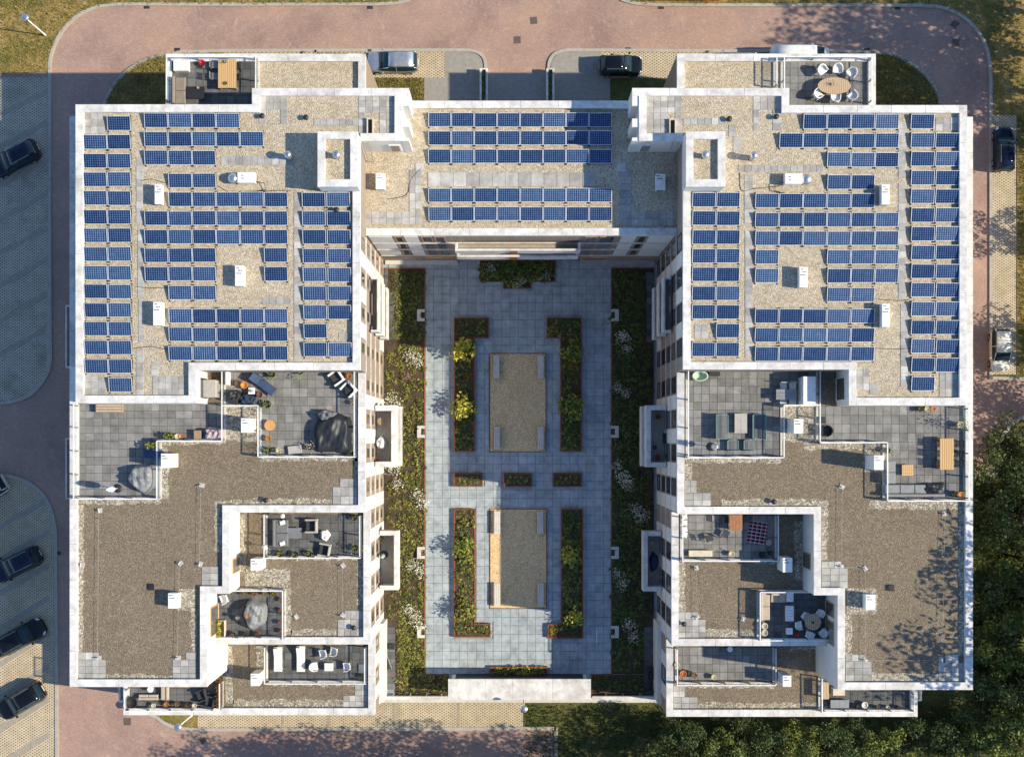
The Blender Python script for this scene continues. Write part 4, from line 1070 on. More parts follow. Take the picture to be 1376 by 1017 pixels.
# ================================================================== PLANTS
nr = np.random.default_rng(11)
def leaves(mb, n, cx, cy, cz, rx, ry, rz, size, up=0.35, shell=0.35, seed=0, lo=-1.0):
    """n small leaf quads through an ellipsoid, denser towards its skin"""
    g = np.random.default_rng(seed)
    d = g.normal(size=(n, 3)); d /= np.linalg.norm(d, axis=1)[:, None]
    d[:, 2] = np.maximum(d[:, 2], lo)
    r = shell + (1 - shell) * g.random(n) ** 0.6
    p = d * r[:, None] * np.array([rx, ry, rz]) + np.array([cx, cy, cz])
    nn = g.normal(size=(n, 3)) + d * 0.6 + np.array([0, 0, up * 2]); nn /= np.linalg.norm(nn, axis=1)[:, None]
    a = np.cross(nn, g.normal(size=(n, 3))); a /= np.linalg.norm(a, axis=1)[:, None] + 1e-9
    b = np.cross(nn, a)
    s = size * (0.6 + 0.8 * g.random(n))[:, None]
    q = np.stack([p - a * s * .5, p + b * s * .28, p + a * s * .5 + nn * s * .1, p - b * s * .28], 1).reshape(-1, 3)
    o = len(mb.v)
    mb.v += [tuple(x) for x in q.tolist()]
    mb.f += [(o + 4 * i, o + 4 * i + 1, o + 4 * i + 2, o + 4 * i + 3) for i in range(n)]
    mb.m += [0] * n
    return mb
def tree_meshes(seed, h, rc, mat, nclump=22, per=150, leafsize=0.34):
    """tapered trunk with limbs, and a crown of leaf clumps with gaps between them"""
    g = random.Random(seed)
    trunk = MB(); crown = MB()
    th = h * 0.45
    trunk.tube([(0, 0, -0.1), (0.05 * rc, 0.02 * rc, th * .5), (g.uniform(-.1, .1) * rc, g.uniform(-.1, .1) * rc, th), (0, 0, h * .8)], [h * .022, h * .018, h * .013, h * .004], 8)
    for i in range(nclump):
        a = i * 2.39996 + g.uniform(-.4, .4)
        u = (i + .5) / nclump
        zc = h * (0.34 + 0.60 * u)
        spread = rc * (0.95 * math.sin(math.pi * min(1, 0.22 + 0.78 * (1 - u)) ** 0.9) + 0.12) * g.uniform(.55, 1.05)
        x, y = math.cos(a) * spread, math.sin(a) * spread
        if i % 3 == 0:
            trunk.tube([(0, 0, zc * .72), (x * .5, y * .5, zc * .88), (x * .9, y * .9, zc)], [h * .009, h * .006, h * .002], 5)
        cr = rc * g.uniform(.26, .42)
        leaves(crown, per, x, y, zc, cr, cr, cr * .72, leafsize, seed=seed * 100 + i)
    return trunk.mesh('trunk', M['bark'], True), crown.mesh('crown', M[mat])
TREES = [tree_meshes(1, 1.0 * 10, 3.6, 'leaf_dark'), tree_meshes(2, 10, 3.2, 'leaf_mid'), tree_meshes(3, 10, 4.0, 'leaf_dark', 26), tree_meshes(4, 10, 3.4, 'leaf_light', 20), tree_meshes(5, 10, 3.0, 'leaf_mid', 18, 190)]
TALL = [tree_meshes(11, 20, 6.0, 'leaf_dark', 34, 190, .42), tree_meshes(12, 20, 5.4, 'leaf_mid', 30, 190, .42), tree_meshes(13, 20, 6.4, 'leaf_dark', 36, 180, .42)]
def tree(px, py, h, kind, lab, grp, sr=1.0, z=0.0):
    x, y = W(px, py, 0)
    e = empty('tree', (x, y, z), rng.uniform(0, 6.28), lab, 'tree', grp)
    if h > 10.5:
        s = h / 20; kind %= 3
        put('trunk', TALL[kind][0], e, sc=(s * sr, s * sr, s)); put('crown', TALL[kind][1], e, sc=(s * sr, s * sr, s))
        return e
    s = h / 10
    put('trunk', TREES[kind][0], e, sc=(s * sr, s * sr, s)); put('crown', TREES[kind][1], e, sc=(s * sr, s * sr, s))
    return e
# shrubs
def bush_mesh(seed, mat, n=130, lobes=5, size=.16):
    g = random.Random(seed); mb = MB()
    for i in range(lobes):
        a = i * 2.4; q = 0.0 if i == 0 else 0.45
        leaves(mb, n // lobes, math.cos(a) * q, math.sin(a) * q, 0.45 + g.uniform(-.1, .25), .55, .55, .5, size, seed=seed * 31 + i)
    return mb.mesh('foliage', M[mat])
STEM = MB().tube([(0, 0, -.05), (0.03, 0.02, .3), (0, 0, .6)], [.05, .035, .015], 5).mesh('stem', M['bark'])
BUSH = {}
def bush(name, px, py, z, r, mat, lab, cat='shrub', grp=None, n=130, hz=1.0, size=.16, stem=True):
    v = rng.randrange(2); key = (mat, n, v, size)
    if key not in BUSH: BUSH[key] = bush_mesh(len(BUSH) + 50, mat, n, 5, size)
    x, y = W(px, py, z)
    e = empty(name, (x, y, z), rng.uniform(0, 6.28), lab, cat, grp)
    put('foliage', BUSH[key], e, sc=(r * 1.3, r * 1.3, r * hz))
    if stem: put('stem', STEM, e, sc=(r, r, r * hz))
    return e

# ================================================================== COURTYARD
CZ = 0.0
court = sheet('courtyard', [(508, 349), (888, 349), (888, 937), (508, 937)], 0.02, 'court_tile', z0=-0.005)
beds_px = {  # planted beds: photo rectangles on the ground
    'left bed': [(516.5, 361, 570.5, 905), (531, 906, 603, 934)], 'right bed': [(822, 361, 878.5, 905), (795, 906, 868, 934)],
    'top bed': [(645.5, 351, 745.5, 378.5), (677, 378.5, 713.5, 387.5)],
    'upper left planter': [(611, 428, 656.5, 454), (611, 454, 637.5, 605.5)], 'upper right planter': [(735, 428, 780.5, 454), (753.5, 454, 780.5, 605.5)],
    'left small planter': [(610.5, 636, 648, 653)], 'middle small planter': [(677.5, 636, 714.5, 653)], 'right small planter': [(744, 636, 781, 653)],
    'lower left planter': [(611, 684, 638, 854.5), (638, 837.5, 658.5, 854.5)], 'lower right planter': [(755, 684, 782.5, 855.5), (736.5, 838, 755, 855.5)],
    'bottom planter': [(659.5, 895, 734.5, 910)]}
pits = [(658, 475, 733.5, 607), (658.5, 683.5, 734.5, 817)]
# paving tiles, 300 nearest the camera's foot one by one, the rest joined
cells = []
P = 11.4
blocked = [r for v in beds_px.values() for r in v] + pits
def free(x0, y0, x1, y1):
    return all(x1 <= b[0] + 1 or x0 >= b[2] - 1 or y1 <= b[1] + 1 or y0 >= b[3] - 1 for b in blocked)
ny = 0; y = 350.0
while y < 905:
    x = 571.5
    while x < 820:
        x1, y1 = min(x + P, 821.0), min(y + P, 905.0)
        if free(x, y, x1, y1): cells.append((x, y, x1, y1))
        else:   # clip to the free part of the tile, if a good part is left
            for q in ((x, y, x1, y + P / 2), (x, y + P / 2, x1, y1), (x, y, x + P / 2, y1), (x + P / 2, y, x1, y1)):
                if free(*q): cells.append(q); break
        x += P
    y += P
cells += [(x, 350.0, x + P, 361.0) for x in np.arange(522, 570, P)] + [(x, 350.0, x + P, 361.0) for x in np.arange(822, 870, P)]
cells.sort(key=lambda c: math.hypot(c[0] - NX, c[1] - NY))
jm = MB()
tm = tile_mesh('court_tile', 0.05)
for i, c in enumerate(cells):
    x0, y0, x1, y1 = WR(c, 0); dz = rng.uniform(-.004, .004); jn = 0.022
    if i < 300:
        o = put('tile', tm, court, ((x0 + x1) / 2, (y0 + y1) / 2, 0.03 + dz), 0, (x1 - x0 - jn, y1 - y0 - jn, 1))
        o.rotation_euler = (rng.uniform(-.004, .004), rng.uniform(-.004, .004), 0)
    else: jm.cbox(x0 + jn / 2, y0 + jn / 2, 0.03 + dz, x1 - jn / 2, y1 - jn / 2, 0.08 + dz, .012)
o = jm.build('paving_tiles', M['court_tile'], court); o['kind'] = 'stuff'
jm = MB()
for px in ((516.5, 362, 521.5, 392), (516.5, 392, 530, 456), (511, 842, 531, 926), (868, 366, 878, 460), (865, 842, 886, 932)):
    q = lay([WR(px, 0)], 0.55, 0.095, 'dark_terrace_tile', None, one_by_one=False); jm.add(q.v, q.f)
o = jm.build('patio_tiles', M['dark_terrace_tile'], court); o['kind'] = 'stuff'
# beds with rusty steel edging
BH = 0.16
for nm, rs in beds_px.items():
    big = nm in ('left bed', 'right bed', 'top bed')
    h = 0.14 if big else 0.42
    r0 = WR(rs[0], 0)
    e = empty('planter', ((r0[0] + r0[2]) / 2, (r0[1] + r0[3]) / 2, 0), 0,
              {'left bed': 'long planted bed with steel edge along the left wing', 'right bed': 'long shaded planted bed with steel edge along the right wing', 'top bed': 'stepped planted bed under the connecting block',
               'bottom planter': 'low rusty steel planter against the white canopy'}.get(nm, 'rusty steel %s in the courtyard paving' % nm), 'planter', 'planted beds in the courtyard')
    ox, oy = e.location.x, e.location.y
    for r in rs:
        x0, y0, x1, y1 = WR(r, 0)
        MB().box(x0 - ox, y0 - oy, 0.03, x1 - ox, y1 - oy, h - .05).build('soil', M['soil'], e)
    def inside(px, py):
        return any(r[0] - .2 < px < r[2] + .2 and r[1] - .2 < py < r[3] + .2 for r in rs)
    for r in rs:      # edging only where no other rectangle of the bed adjoins
        for a, b, out in (((r[0], r[1]), (r[2], r[1]), (0, -1)), ((r[0], r[3]), (r[2], r[3]), (0, 1)), ((r[0], r[1]), (r[0], r[3]), (-1, 0)), ((r[2], r[1]), (r[2], r[3]), (1, 0))):
            n = 24; run = None
            if a[0] == b[0] and (a[0] < 535 or a[0] > 860) : continue
            for i in range(n + 1):
                u = (i + .5) / n
                ok = i < n and not inside(a[0] + (b[0] - a[0]) * u + out[0] * 1.5, a[1] + (b[1] - a[1]) * u + out[1] * 1.5)
                if ok and run is None: run = i
                if not ok and run is not None:
                    p0 = (a[0] + (b[0] - a[0]) * run / n, a[1] + (b[1] - a[1]) * run / n); p1 = (a[0] + (b[0] - a[0]) * i / n, a[1] + (b[1] - a[1]) * i / n)
                    X0, Y0 = W(*p0); X1, Y1 = W(*p1); t_ = 0.045
                    MB().box(min(X0, X1) - t_ - ox, min(Y0, Y1) - t_ - oy, 0.03, max(X0, X1) + t_ - ox, max(Y0, Y1) + t_ - oy, h + rng.uniform(-.004, .004)).build('edging', M['corten_steel'], e)
                    run = None
    if 'planter' in nm and len(rs) == 2 and 'small' not in nm:
        for yy in ((454, 493, 558) if 'upper' in nm else (727, 768, 812)):
            rr = rs[1] if 'upper' in nm else rs[0]
            x0, y0, x1, y1 = WR((rr[0], yy - .5, rr[2], yy + .5), 0)
            MB().box(x0 - ox, y0 - oy, .1, x1 - ox, y1 - oy, h - .002).build('divider', M['corten_steel'], e)
for i, px in enumerate(pits):
    r = WR(px, 0)
    o = MB().box(r[0], r[1], 0.0, r[2], r[3], 0.075).build('gravel_court', M['gravel_gold']); o['kind'] = 'structure'
    ribbon('gravel_edge', [(px[0], px[1]), (px[2], px[1]), (px[2], px[3]), (px[0], px[3])], 0.06, 0.0, 0.1, 'corten_steel', closed=True)
# benches round the gravel
bn = [('upper', 667, 493), ('upper', 726.5, 493), ('upper', 667.5, 588.5), ('upper', 726.5, 588.5), ('lower', 668, 702), ('lower', 726, 702), ('lower', 668, 799), ('lower', 726.5, 799)]
for i, (g_, px, py) in enumerate(bn):
    x, y = W(px, py, .45)
    lab = 'pale slab bench on the %s %s of the %s gravel square' % ('upper' if i % 4 < 2 else 'lower', 'left' if i % 2 == 0 else 'right', g_)
    e = empty('bench', (x, y, 0.075), 0, lab, 'bench', 'benches round the gravel squares')
    for q in (-1, 0, 1): MB().cbox(-.25 + .171 * (q + 1), -.95, .38, -.25 + .171 * (q + 1) + .158, .95, .45, .012).build('slat', M['pale_concrete'], e)
    for q in (-.7, .7): MB().box(-.2, q - .06, 0, .22, q + .06, .38).build('leg', M['dark_metal'], e)
    sd_ = 1 if i % 2 else -1
    MB().box(*sorted((sd_ * .29, sd_ * .33)), 0, 0, 0, 0) if False else None
    bx0, bx1 = sorted((sd_ * .285, sd_ * .325))
    MB().box(bx0, -.95, .0, bx1, .95, .40).build('end_board', M['wood_pale'], e)
# square stone seats at the bed edges
for i, (px, py) in enumerate([(566, 424), (566, 580), (566, 742), (566, 848), (826, 424), (826, 580), (826, 742), (826, 848)]):
    x, y = W(px, py, 0)
    e = empty('stone_surround', (x, y, 0.03), 0 if i < 4 else math.pi, 'pale square stone surround, %s from the top along the %s bed' % (ORD[i % 4], 'left' if i < 4 else 'right'), 'stone block', 'stone surrounds at the beds')
    MB().prism([(-.32, -.5), (.32, -.5), (.32, -.26), (0, -.26), (0, .26), (.32, .26), (.32, .5), (-.32, .5)], 0, .3).build('frame', M['pale_concrete'], e)
    MB().box(0.005, -.255, 0, .30, .255, .1).build('lamp_box', M['dark_metal'], e)
# white canopy and garden walls at the open end
x0, y0, x1, y1 = WR((602, 912, 794, 940), 2.7)
e = empty('canopy', ((x0 + x1) / 2, (y0 + y1) / 2, 0), 0, 'long white flat concrete canopy at the courtyard\'s open end', 'canopy')
hx, hy = (x1 - x0) / 2, (y1 - y0) / 2
nseg = 5; xs = [-hx + 2 * hx * q for q in (0, .262, .45, .545, .73, 1)]
for i in range(nseg): MB().cbox(xs[i] + .006, -hy, 2.45, xs[i + 1] - .006, hy, 2.7, .015).build('roof_slab', M['capping'], e)
for sx in (-1, 1): MB().box(sx * (hx - .4) - .15, -hy + .1, 0, sx * (hx - .4) + .15, hy - .1, 2.445).build('side_wall', M['white_render'], e)
MB().box(-hx + .56, hy - .3, 0, hx - .56, hy - .1, 2.445).build('back_wall', M['dark_metal'], e)
for px0, px1, lab in ((511, 600, 'low white garden wall with posts left of the canopy'), (796, 888, 'low white garden wall with posts right of the canopy')):
    xa, yy = W(px0, 937.5, .7); xb, _ = W(px1, 937.5, .7)
    e = empty('garden_wall', ((xa + xb) / 2, yy, 0), 0, lab, 'garden wall'); L_ = (xb - xa) / 2
    MB().box(-L_, -.1, 0, L_, .1, .62).build('wall_body', M['white_render'], e); MB().cbox(-L_ - .02, -.14, .62, L_ + .02, .14, .7, .012).build('capping_stone', M['capping'], e)
    for q in (-.6, -.1, .4, .85): MB().tube([(q * L_, .25, .05), (q * L_, .25, 1.1)], .035, 6).build('post', M['white_metal'], e)
    MB().tube([(-L_, .25, 1.1), (L_, .25, 1.1)], .022, 6).build('rail', M['grey_metal'], e)
# long end fins of the wings beside the garden walls
for px, lab in (((495, 858, 500, 0), 'l'),):
    pass
bput(MB().box(XE + .03, -21.3, 0, XE + .32, -14.9, 3.2), 'fin', M['white_render'])
bput(MB().box(XW - .32, -21.4, 0, XW - .03, -14.9, 3.2), 'fin', M['white_render'])

# ---- bed planting: round tufts, 300 nearest as plants, the others as ground cover
tuft_me = {}
def tuft(mat, v):
    if (mat, v) not in tuft_me:
        mb = MB(); g = random.Random(v + 5)
        leaves(mb, 26, 0, 0, .16, .5, .5, .38, .34, up=.5, shell=.25, seed=900 + v, lo=-.1)
        tuft_me[(mat, v)] = mb.mesh('bedding_plant', M[mat])
    return tuft_me[(mat, v)]
spots = []
def scatter(px, pitch, mats, r, h, jit=.35, skip=.1):
    y = px[1] + pitch / 2; row = 0
    while y < px[3] - pitch * .3:
        x = px[0] + pitch * (.5 if row % 2 else .9); col = 0
        while x < px[2] - pitch * .3:
            if rng.random() > skip:
                spots.append((x + rng.uniform(-jit, jit) * pitch, y + rng.uniform(-jit, jit) * pitch, rng.choice(mats), 2.15 * r * rng.uniform(.7, 1.25), h, row, col))
                col += 1
            x += pitch
        y += pitch * .86; row += 1
bl = ['leaf_bed', 'leaf_bed', 'leaf_bed', 'leaf_light', 'leaf_bed_dark']
scatter((532, 462, 571, 905), 6.6, bl, .25, .09, .4, .16); scatter((532, 905, 602, 933), 6.6, bl, .25, .09)
scatter((538, 364, 571, 460), 6.0, ['leaf_mid', 'leaf_bed_dark'], .28, .09)
scatter((519, 470, 531, 560), 6.4, bl, .24, .09); scatter((534, 842, 571, 900), 6.4, bl, .25, .09)
scatter((519, 630, 531, 712), 6.4, bl, .22, .09, .4, .3); scatter((519, 796, 531, 838), 6.4, bl, .22, .09, .4, .3)
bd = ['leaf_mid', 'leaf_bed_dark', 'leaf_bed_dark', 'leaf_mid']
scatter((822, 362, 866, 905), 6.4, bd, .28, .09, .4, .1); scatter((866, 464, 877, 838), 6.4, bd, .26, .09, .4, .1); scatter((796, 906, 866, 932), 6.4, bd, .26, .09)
for nm in ('upper left planter', 'upper right planter', 'lower left planter', 'lower right planter'):
    for r in beds_px[nm]: scatter((r[0] + 1, r[1] + 1, r[2] - 1, r[3] - 1), 6.2, ['leaf_mid', 'leaf_bed_dark', 'leaf_bed'], .26, .38)
for nm in ('left small planter', 'middle small planter', 'right small planter'):
    for r in beds_px[nm]: scatter((r[0] + 2, r[1] + 2, r[2] - 1, r[3] - 1), 7.4, ['leaf_light', 'leaf_bed'], .2, .38, .12, 0)
for r in beds_px['bottom planter']: scatter((r[0] + 2, r[1] + 1, r[2] - 2, r[3] - 1), 5.5, ['leaf_light', 'leaf_bed', 'leaf_yellow'], .26, .36)
for r in beds_px['top bed']: scatter(r, 6.2, ['leaf_mid', 'leaf_light', 'leaf_bed_dark'], .34, .1)
spots.sort(key=lambda s: math.hypot(s[0] - NX, s[1] - NY))
rest = {}
NUMX = NUM + ['sixteen', 'seventeen', 'eighteen', 'nineteen', 'twenty'] + ['twenty-' + q for q in NUM[:9]] + ['thirty'] + ['thirty-' + q for q in NUM[:9]]
for i, (px, py, mat, r, h, row, col) in enumerate(spots):
    x, y = W(px, py, h)
    if i < 300:
        bedn = min(beds_px, key=lambda q: min(max(R_[0] - px, 0, px - R_[2]) + max(R_[1] - py, 0, py - R_[3]) for R_ in beds_px[q]))
        o = put('bedding_plant', tuft(mat, i % 3), None, (x, y, h - .06), rng.uniform(0, 6.28), (r, r, r * rng.uniform(.8, 1.3)))
        rest_ = '' if 'planter' not in bedn else ', row %s from top, %s from left' % (NUMX[row], ORD[col])
        tag(o, 'round bedding plant, %s%s' % (bedn, rest_), 'plant', 'bedding plants in the %s' % bedn)
    else:
        mb = rest.setdefault(mat, MB()); me = tuft(mat, i % 3); a = rng.uniform(0, 6.28); ca, sa = math.cos(a), math.sin(a)
        mb.add([(x + (v.co.x * ca - v.co.y * sa) * r, y + (v.co.x * sa + v.co.y * ca) * r, h - .06 + v.co.z * r) for v in me.vertices], [tuple(p.vertices) for p in me.polygons])
for mat, mb in rest.items():
    o = mb.build('ground_cover', M[mat]); tag(o, 'mass of low green plants filling the courtyard beds', 'plants', None, 'stuff')

# flowering shrubs and small bushes in the beds
wl = [(553, 480), (547, 505), (560, 487), (527, 535), (533, 543), (528, 632), (535, 648), (560, 665), (566, 675), (556, 757), (562, 766), (556, 827), (563, 838), (548, 820)]
for i, (px, py) in enumerate(wl):
    bush('flowering_shrub', px, py, .1, rng.uniform(.42, .62), 'leaf_white' if i not in (1,) else 'leaf_pink', 'cream flowering shrub in the left bed, %s from the top' % ORD[i], 'shrub', 'cream shrubs in the left bed', 110, .9, .2, stem=False)
wr = [(836, 455), (842, 470), (838, 452), (831, 520), (840, 527), (828, 625), (834, 640), (841, 650), (852, 685), (862, 692), (831, 770), (838, 785), (846, 840), (852, 855)]
for i, (px, py) in enumerate(wr):
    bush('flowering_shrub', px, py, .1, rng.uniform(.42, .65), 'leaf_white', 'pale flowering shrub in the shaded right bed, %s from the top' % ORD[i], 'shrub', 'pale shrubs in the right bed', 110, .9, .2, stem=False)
for i, (px, py, r, m) in enumerate([(623, 473, .95, 'leaf_yellow'), (624, 546, .95, 'leaf_yellow'), (768, 472, .9, 'leaf_light'), (767, 548, 1.0, 'leaf_light'), (767, 747, .75, 'leaf_yellow'), (770, 827, .75, 'leaf_yellow'),
                                    (625, 738, .9, 'leaf_light'), (625, 819, .9, 'leaf_bed')]):
    bush('small_tree', px, py, .35, r, m, ['bright yellow bush in the upper left planter, upper of two', 'bright yellow bush in the upper left planter, lower of two', 'green bush in the upper right planter, upper of two',
         'round green bush in the upper right planter, lower of two', 'yellow-green bush in the lower right planter, upper of two', 'yellow-green bush in the lower right planter, lower of two',
         'olive grass clump in the lower left planter, upper of two', 'olive grass clump in the lower left planter, lower of two'][i], 'bush', 'bushes in the courtyard planters', 260, 1.5, .26)
for i, (px, py, m, lab) in enumerate([(631, 712, 'leaf_pink', 'pink flower clump at the top of the lower left planter'), (630, 800, 'leaf_pink', 'pink flower clump in the lower left planter\'s middle'), (745, 441, 'leaf_orange', 'orange flowers in the corner of the upper right planter'),
                                      (766, 492, 'leaf_orange', 'orange flowers halfway down the upper right planter'), (627, 507, 'leaf_orange', 'orange flowers between the yellow bushes'), (743, 846, 'leaf_orange', 'orange flowers at the foot of the lower right planter'),
                                      (681, 902, 'leaf_white', 'white flowers in the planter against the canopy'), (660, 362, 'leaf_white', 'pale shrub left in the bed under the connecting block'), (735, 372, 'leaf_white', 'pale shrub right in the bed under the connecting block'), (700, 380, 'leaf_white', 'pale shrub in the step of the top bed'),
                                      (682, 358, 'leaf_mid', 'green shrub in the top bed close to the wall'), (716, 362, 'leaf_mid', 'green shrub right of centre in the top bed')]):
    bush('flowering_plant', px, py, .34 if py < 900 and not py < 400 else .1, .36 if py > 400 else .6, m, lab, 'plant', 'flowers in the courtyard beds', 90, .9, .15, stem=False)
for i in range(7): bush('hedge_plant', 533 + rng.uniform(-2, 2), 372 + i * 13, .1, .42, 'leaf_light' if i > 1 else 'leaf_mid', 'yellow-green hedge plant along the left wall, %s from the top' % ORD[i], 'hedge', 'hedge plants by the left patio', 130, 1.2, .18)
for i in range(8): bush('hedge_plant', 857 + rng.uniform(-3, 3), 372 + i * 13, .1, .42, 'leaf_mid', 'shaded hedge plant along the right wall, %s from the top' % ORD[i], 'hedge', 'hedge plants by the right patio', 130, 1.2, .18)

# grass tufts on the lawns (uncountable)
def tufts(polys, n, mat, name, lab, seed, hmax=.26):
    g = np.random.default_rng(seed); mb = MB()
    for (x0, y0, x1, y1), m in zip(polys, n):
        px = g.uniform(x0, x1, m); py = g.uniform(y0, y1, m)
        for a, b in zip(px, py):
            if name == 'grass' and grass_blocked(a, b): continue
            X, Y = W(a, b); o = len(mb.v); an_ = g.uniform(0, 6.28, 3); hh = g.uniform(.08, hmax, 3); le = g.uniform(.05, .22, 3)
            for q in range(3):
                c_, s_ = math.cos(an_[q]), math.sin(an_[q])
                mb.v += [(X - s_ * .03, Y + c_ * .03, .08), (X + s_ * .03, Y - c_ * .03, .08), (X + c_ * le[q], Y + s_ * le[q], .08 + hh[q])]
                mb.f.append((o + q * 3, o + q * 3 + 1, o + q * 3 + 2)); mb.m.append(0)
    return tag(mb.build(name, M[mat]), lab, 'grass', None, 'stuff')
def in_poly(x, y, poly):
    c = False; j = len(poly) - 1
    for i in range(len(poly)):
        if (poly[i][1] > y) != (poly[j][1] > y) and x < (poly[j][0] - poly[i][0]) * (y - poly[i][1]) / (poly[j][1] - poly[i][1]) + poly[i][0]: c = not c
        j = i
    return c
LAWN1 = [(-60, 103)] + nw + [(330, 7)] + n_curve + [(572, -60), (-60, -60)]
LAWN2 = ne_in + ne + [(1331, 155), (1368, 155), (1368, 503), (1400, 503), (1400, -60), (818, -60)]
def grass_blocked(a, b): return not (in_poly(a, b, LAWN1) or in_poly(a, b, LAWN2) or in_poly(a, b, nwq + [(300, 71), (300, 150)]) or in_poly(a, b, neq + [(1130, 150), (1130, 70)]) or (490 < a < 569 and 106 < b < 140))
tufts([(0, 0, 560, 103), (830, 0, 1376, 160), (1366, 155, 1380, 503), (137, 70, 225, 150), (1170, 70, 1266, 150), (490, 106, 569, 140)], [7000, 7000, 1200, 2200, 2500, 1400], 'grass_blade', 'grass', 'dry yellow-green grass on the verges', 5)
tufts([(706, 946, 1376, 1017), (1310, 640, 1376, 940), (1342, 600, 1376, 640)], [6000, 3500, 500], 'leaf_dark', 'undergrowth', 'dark rough undergrowth below the right-hand trees', 6, .4)
for i, (px, py) in enumerate([(510, 112), (522, 118), (536, 110), (548, 120), (556, 112), (562, 126)]):
    bush('low_shrub', px, py, .05, .32, 'leaf_light', 'low green shrub beside the silver car\'s bay, %s from the left' % ORD[i], 'shrub', 'low shrubs beside the drive', 90, .9, .16, stem=False)

# ---- trees right of and below the building, and those outside the frame whose shade falls in it
tg = 'trees along the right and bottom edge'
tl = [(1372, 600, 7, 0), (1356, 665, 7.5, 2), (1380, 690, 9, 0), (1345, 712, 6, 1), (1372, 745, 8, 3), (1352, 790, 7, 0), (1384, 800, 9, 2), (1340, 838, 6, 0), (1366, 850, 8, 3), (1350, 890, 7, 2), (1384, 905, 8, 1), (1330, 920, 5.5, 0),
      (1362, 950, 7, 2), (1376, 985, 8, 3), (1320, 985, 6, 0), (1290, 1004, 6, 3), (1250, 1012, 5.5, 1), (1212, 1000, 5, 2), (1172, 1010, 5.5, 3), (1135, 998, 5, 0), (1098, 1010, 5.5, 1), (1062, 999, 4.8, 3), (1028, 1012, 5.5, 3), (994, 1000, 5, 2),
      (960, 1012, 5.5, 1), (925, 1002, 5.5, 3), (900, 1006, 6, 3)]
for i, (px, py, h, kd) in enumerate(tl):
    if i >= 15 and i % 3: kd = {3: 0, 1: 2}.get(kd, kd)
    col = ['dark', 'mid-green', 'broad dark', 'light green', 'mid-green'][kd]
    if i < 15: lab = '%s leafy tree right of the building, %s counted down the right edge' % (col, ORD[i])
    else: lab = '%s leafy tree below the building, %s from the right along the bottom' % (col, ORD[i - 15])
    if i < 15: px -= 44; py -= (py - 592) * .03
    else: py -= 15
    tree(px, py, h, kd, lab, tg, 0.92)
go = 'tall trees beyond the right edge'
for i, (px, py, h, kd) in enumerate([(1462, 30, 17, 0), (1480, 85, 19, 2), (1470, 140, 18, 1), (1432, -5, 11, 1), (1520, 190, 18, 0), (1450, 330, 7, 1), (1446, 470, 8, 0), (1436, 560, 9, 2),
                                     (1440, 640, 10, 0), (1422, 715, 14, 2), (1410, 785, 22, 0), (1410, 852, 23.5, 2), (1420, 915, 16, 1), (1440, 985, 12, 0)]):
    tree(px, py, h, kd, 'tall tree standing beyond the right edge of the lawn and road, %s from the top' % ORD[i], go, 0.85)
gb = 'trees beyond the bottom edge'
for i, (px, py, h, kd) in enumerate([(440, 1066, 11, 1), (505, 1060, 12, 0), (570, 1068, 12, 2), (640, 1060, 13, 1), (705, 1066, 12.5, 2), (775, 1060, 13, 0), (840, 1066, 13, 1), (910, 1060, 13, 0), (985, 1066, 12, 2)]):
    tree(px, py, h, kd, 'tree beyond the bottom edge below the road, %s of its row' % ORD[i], gb, 0.9)
# bare branches at the lower right
def bare(px, py, h, seed, lab):
    g = random.Random(seed); x, y = W(px, py)
    e = empty('bare_shrub', (x, y, 0), 0, lab, 'shrub', 'leafless shrubs at the lower right')
    mb = MB()
    def grow(p, d, L, r, lev):
        q = p + d * L
        mb.tube([p, (p + q) / 2 + Vector((g.uniform(-.1, .1), g.uniform(-.1, .1), 0)) * L, q], [r, r * .8, r * .5], 4)
        if lev:
            for _ in range(3):
                nd = (d + Vector((g.uniform(-.8, .8), g.uniform(-.8, .8), g.uniform(-.3, .4)))).normalized()
                grow(p + d * L * g.uniform(.5, 1), nd, L * g.uniform(.55, .8), r * .55, lev - 1)
    for _ in range(7): grow(Vector((0, 0, 0)), Vector((g.uniform(-.8, .8), g.uniform(-.8, .8), 1)).normalized(), h * .42, .045, 3)
    mb.build('branches', M['twig'], e)
bare(1318, 940, 6.5, 3, 'bare pale branching shrub near the bottom right corner'); bare(1300, 968, 5, 4, 'bare pale shrub at the bottom, left of the larger one'); bare(1334, 912, 6, 5, 'bare pale shrub at the right edge')
# young tree top left
e = tree(3, 40, 4.2, 3, 'young staked tree at the top left corner of the lawn', 'tree on the left lawn', .5)
for q in (-.5, .5): MB().tube([(q, 0, 0), (q, 0, 1.5)], .04, 6).build('stake', M['wood_pale'], e)

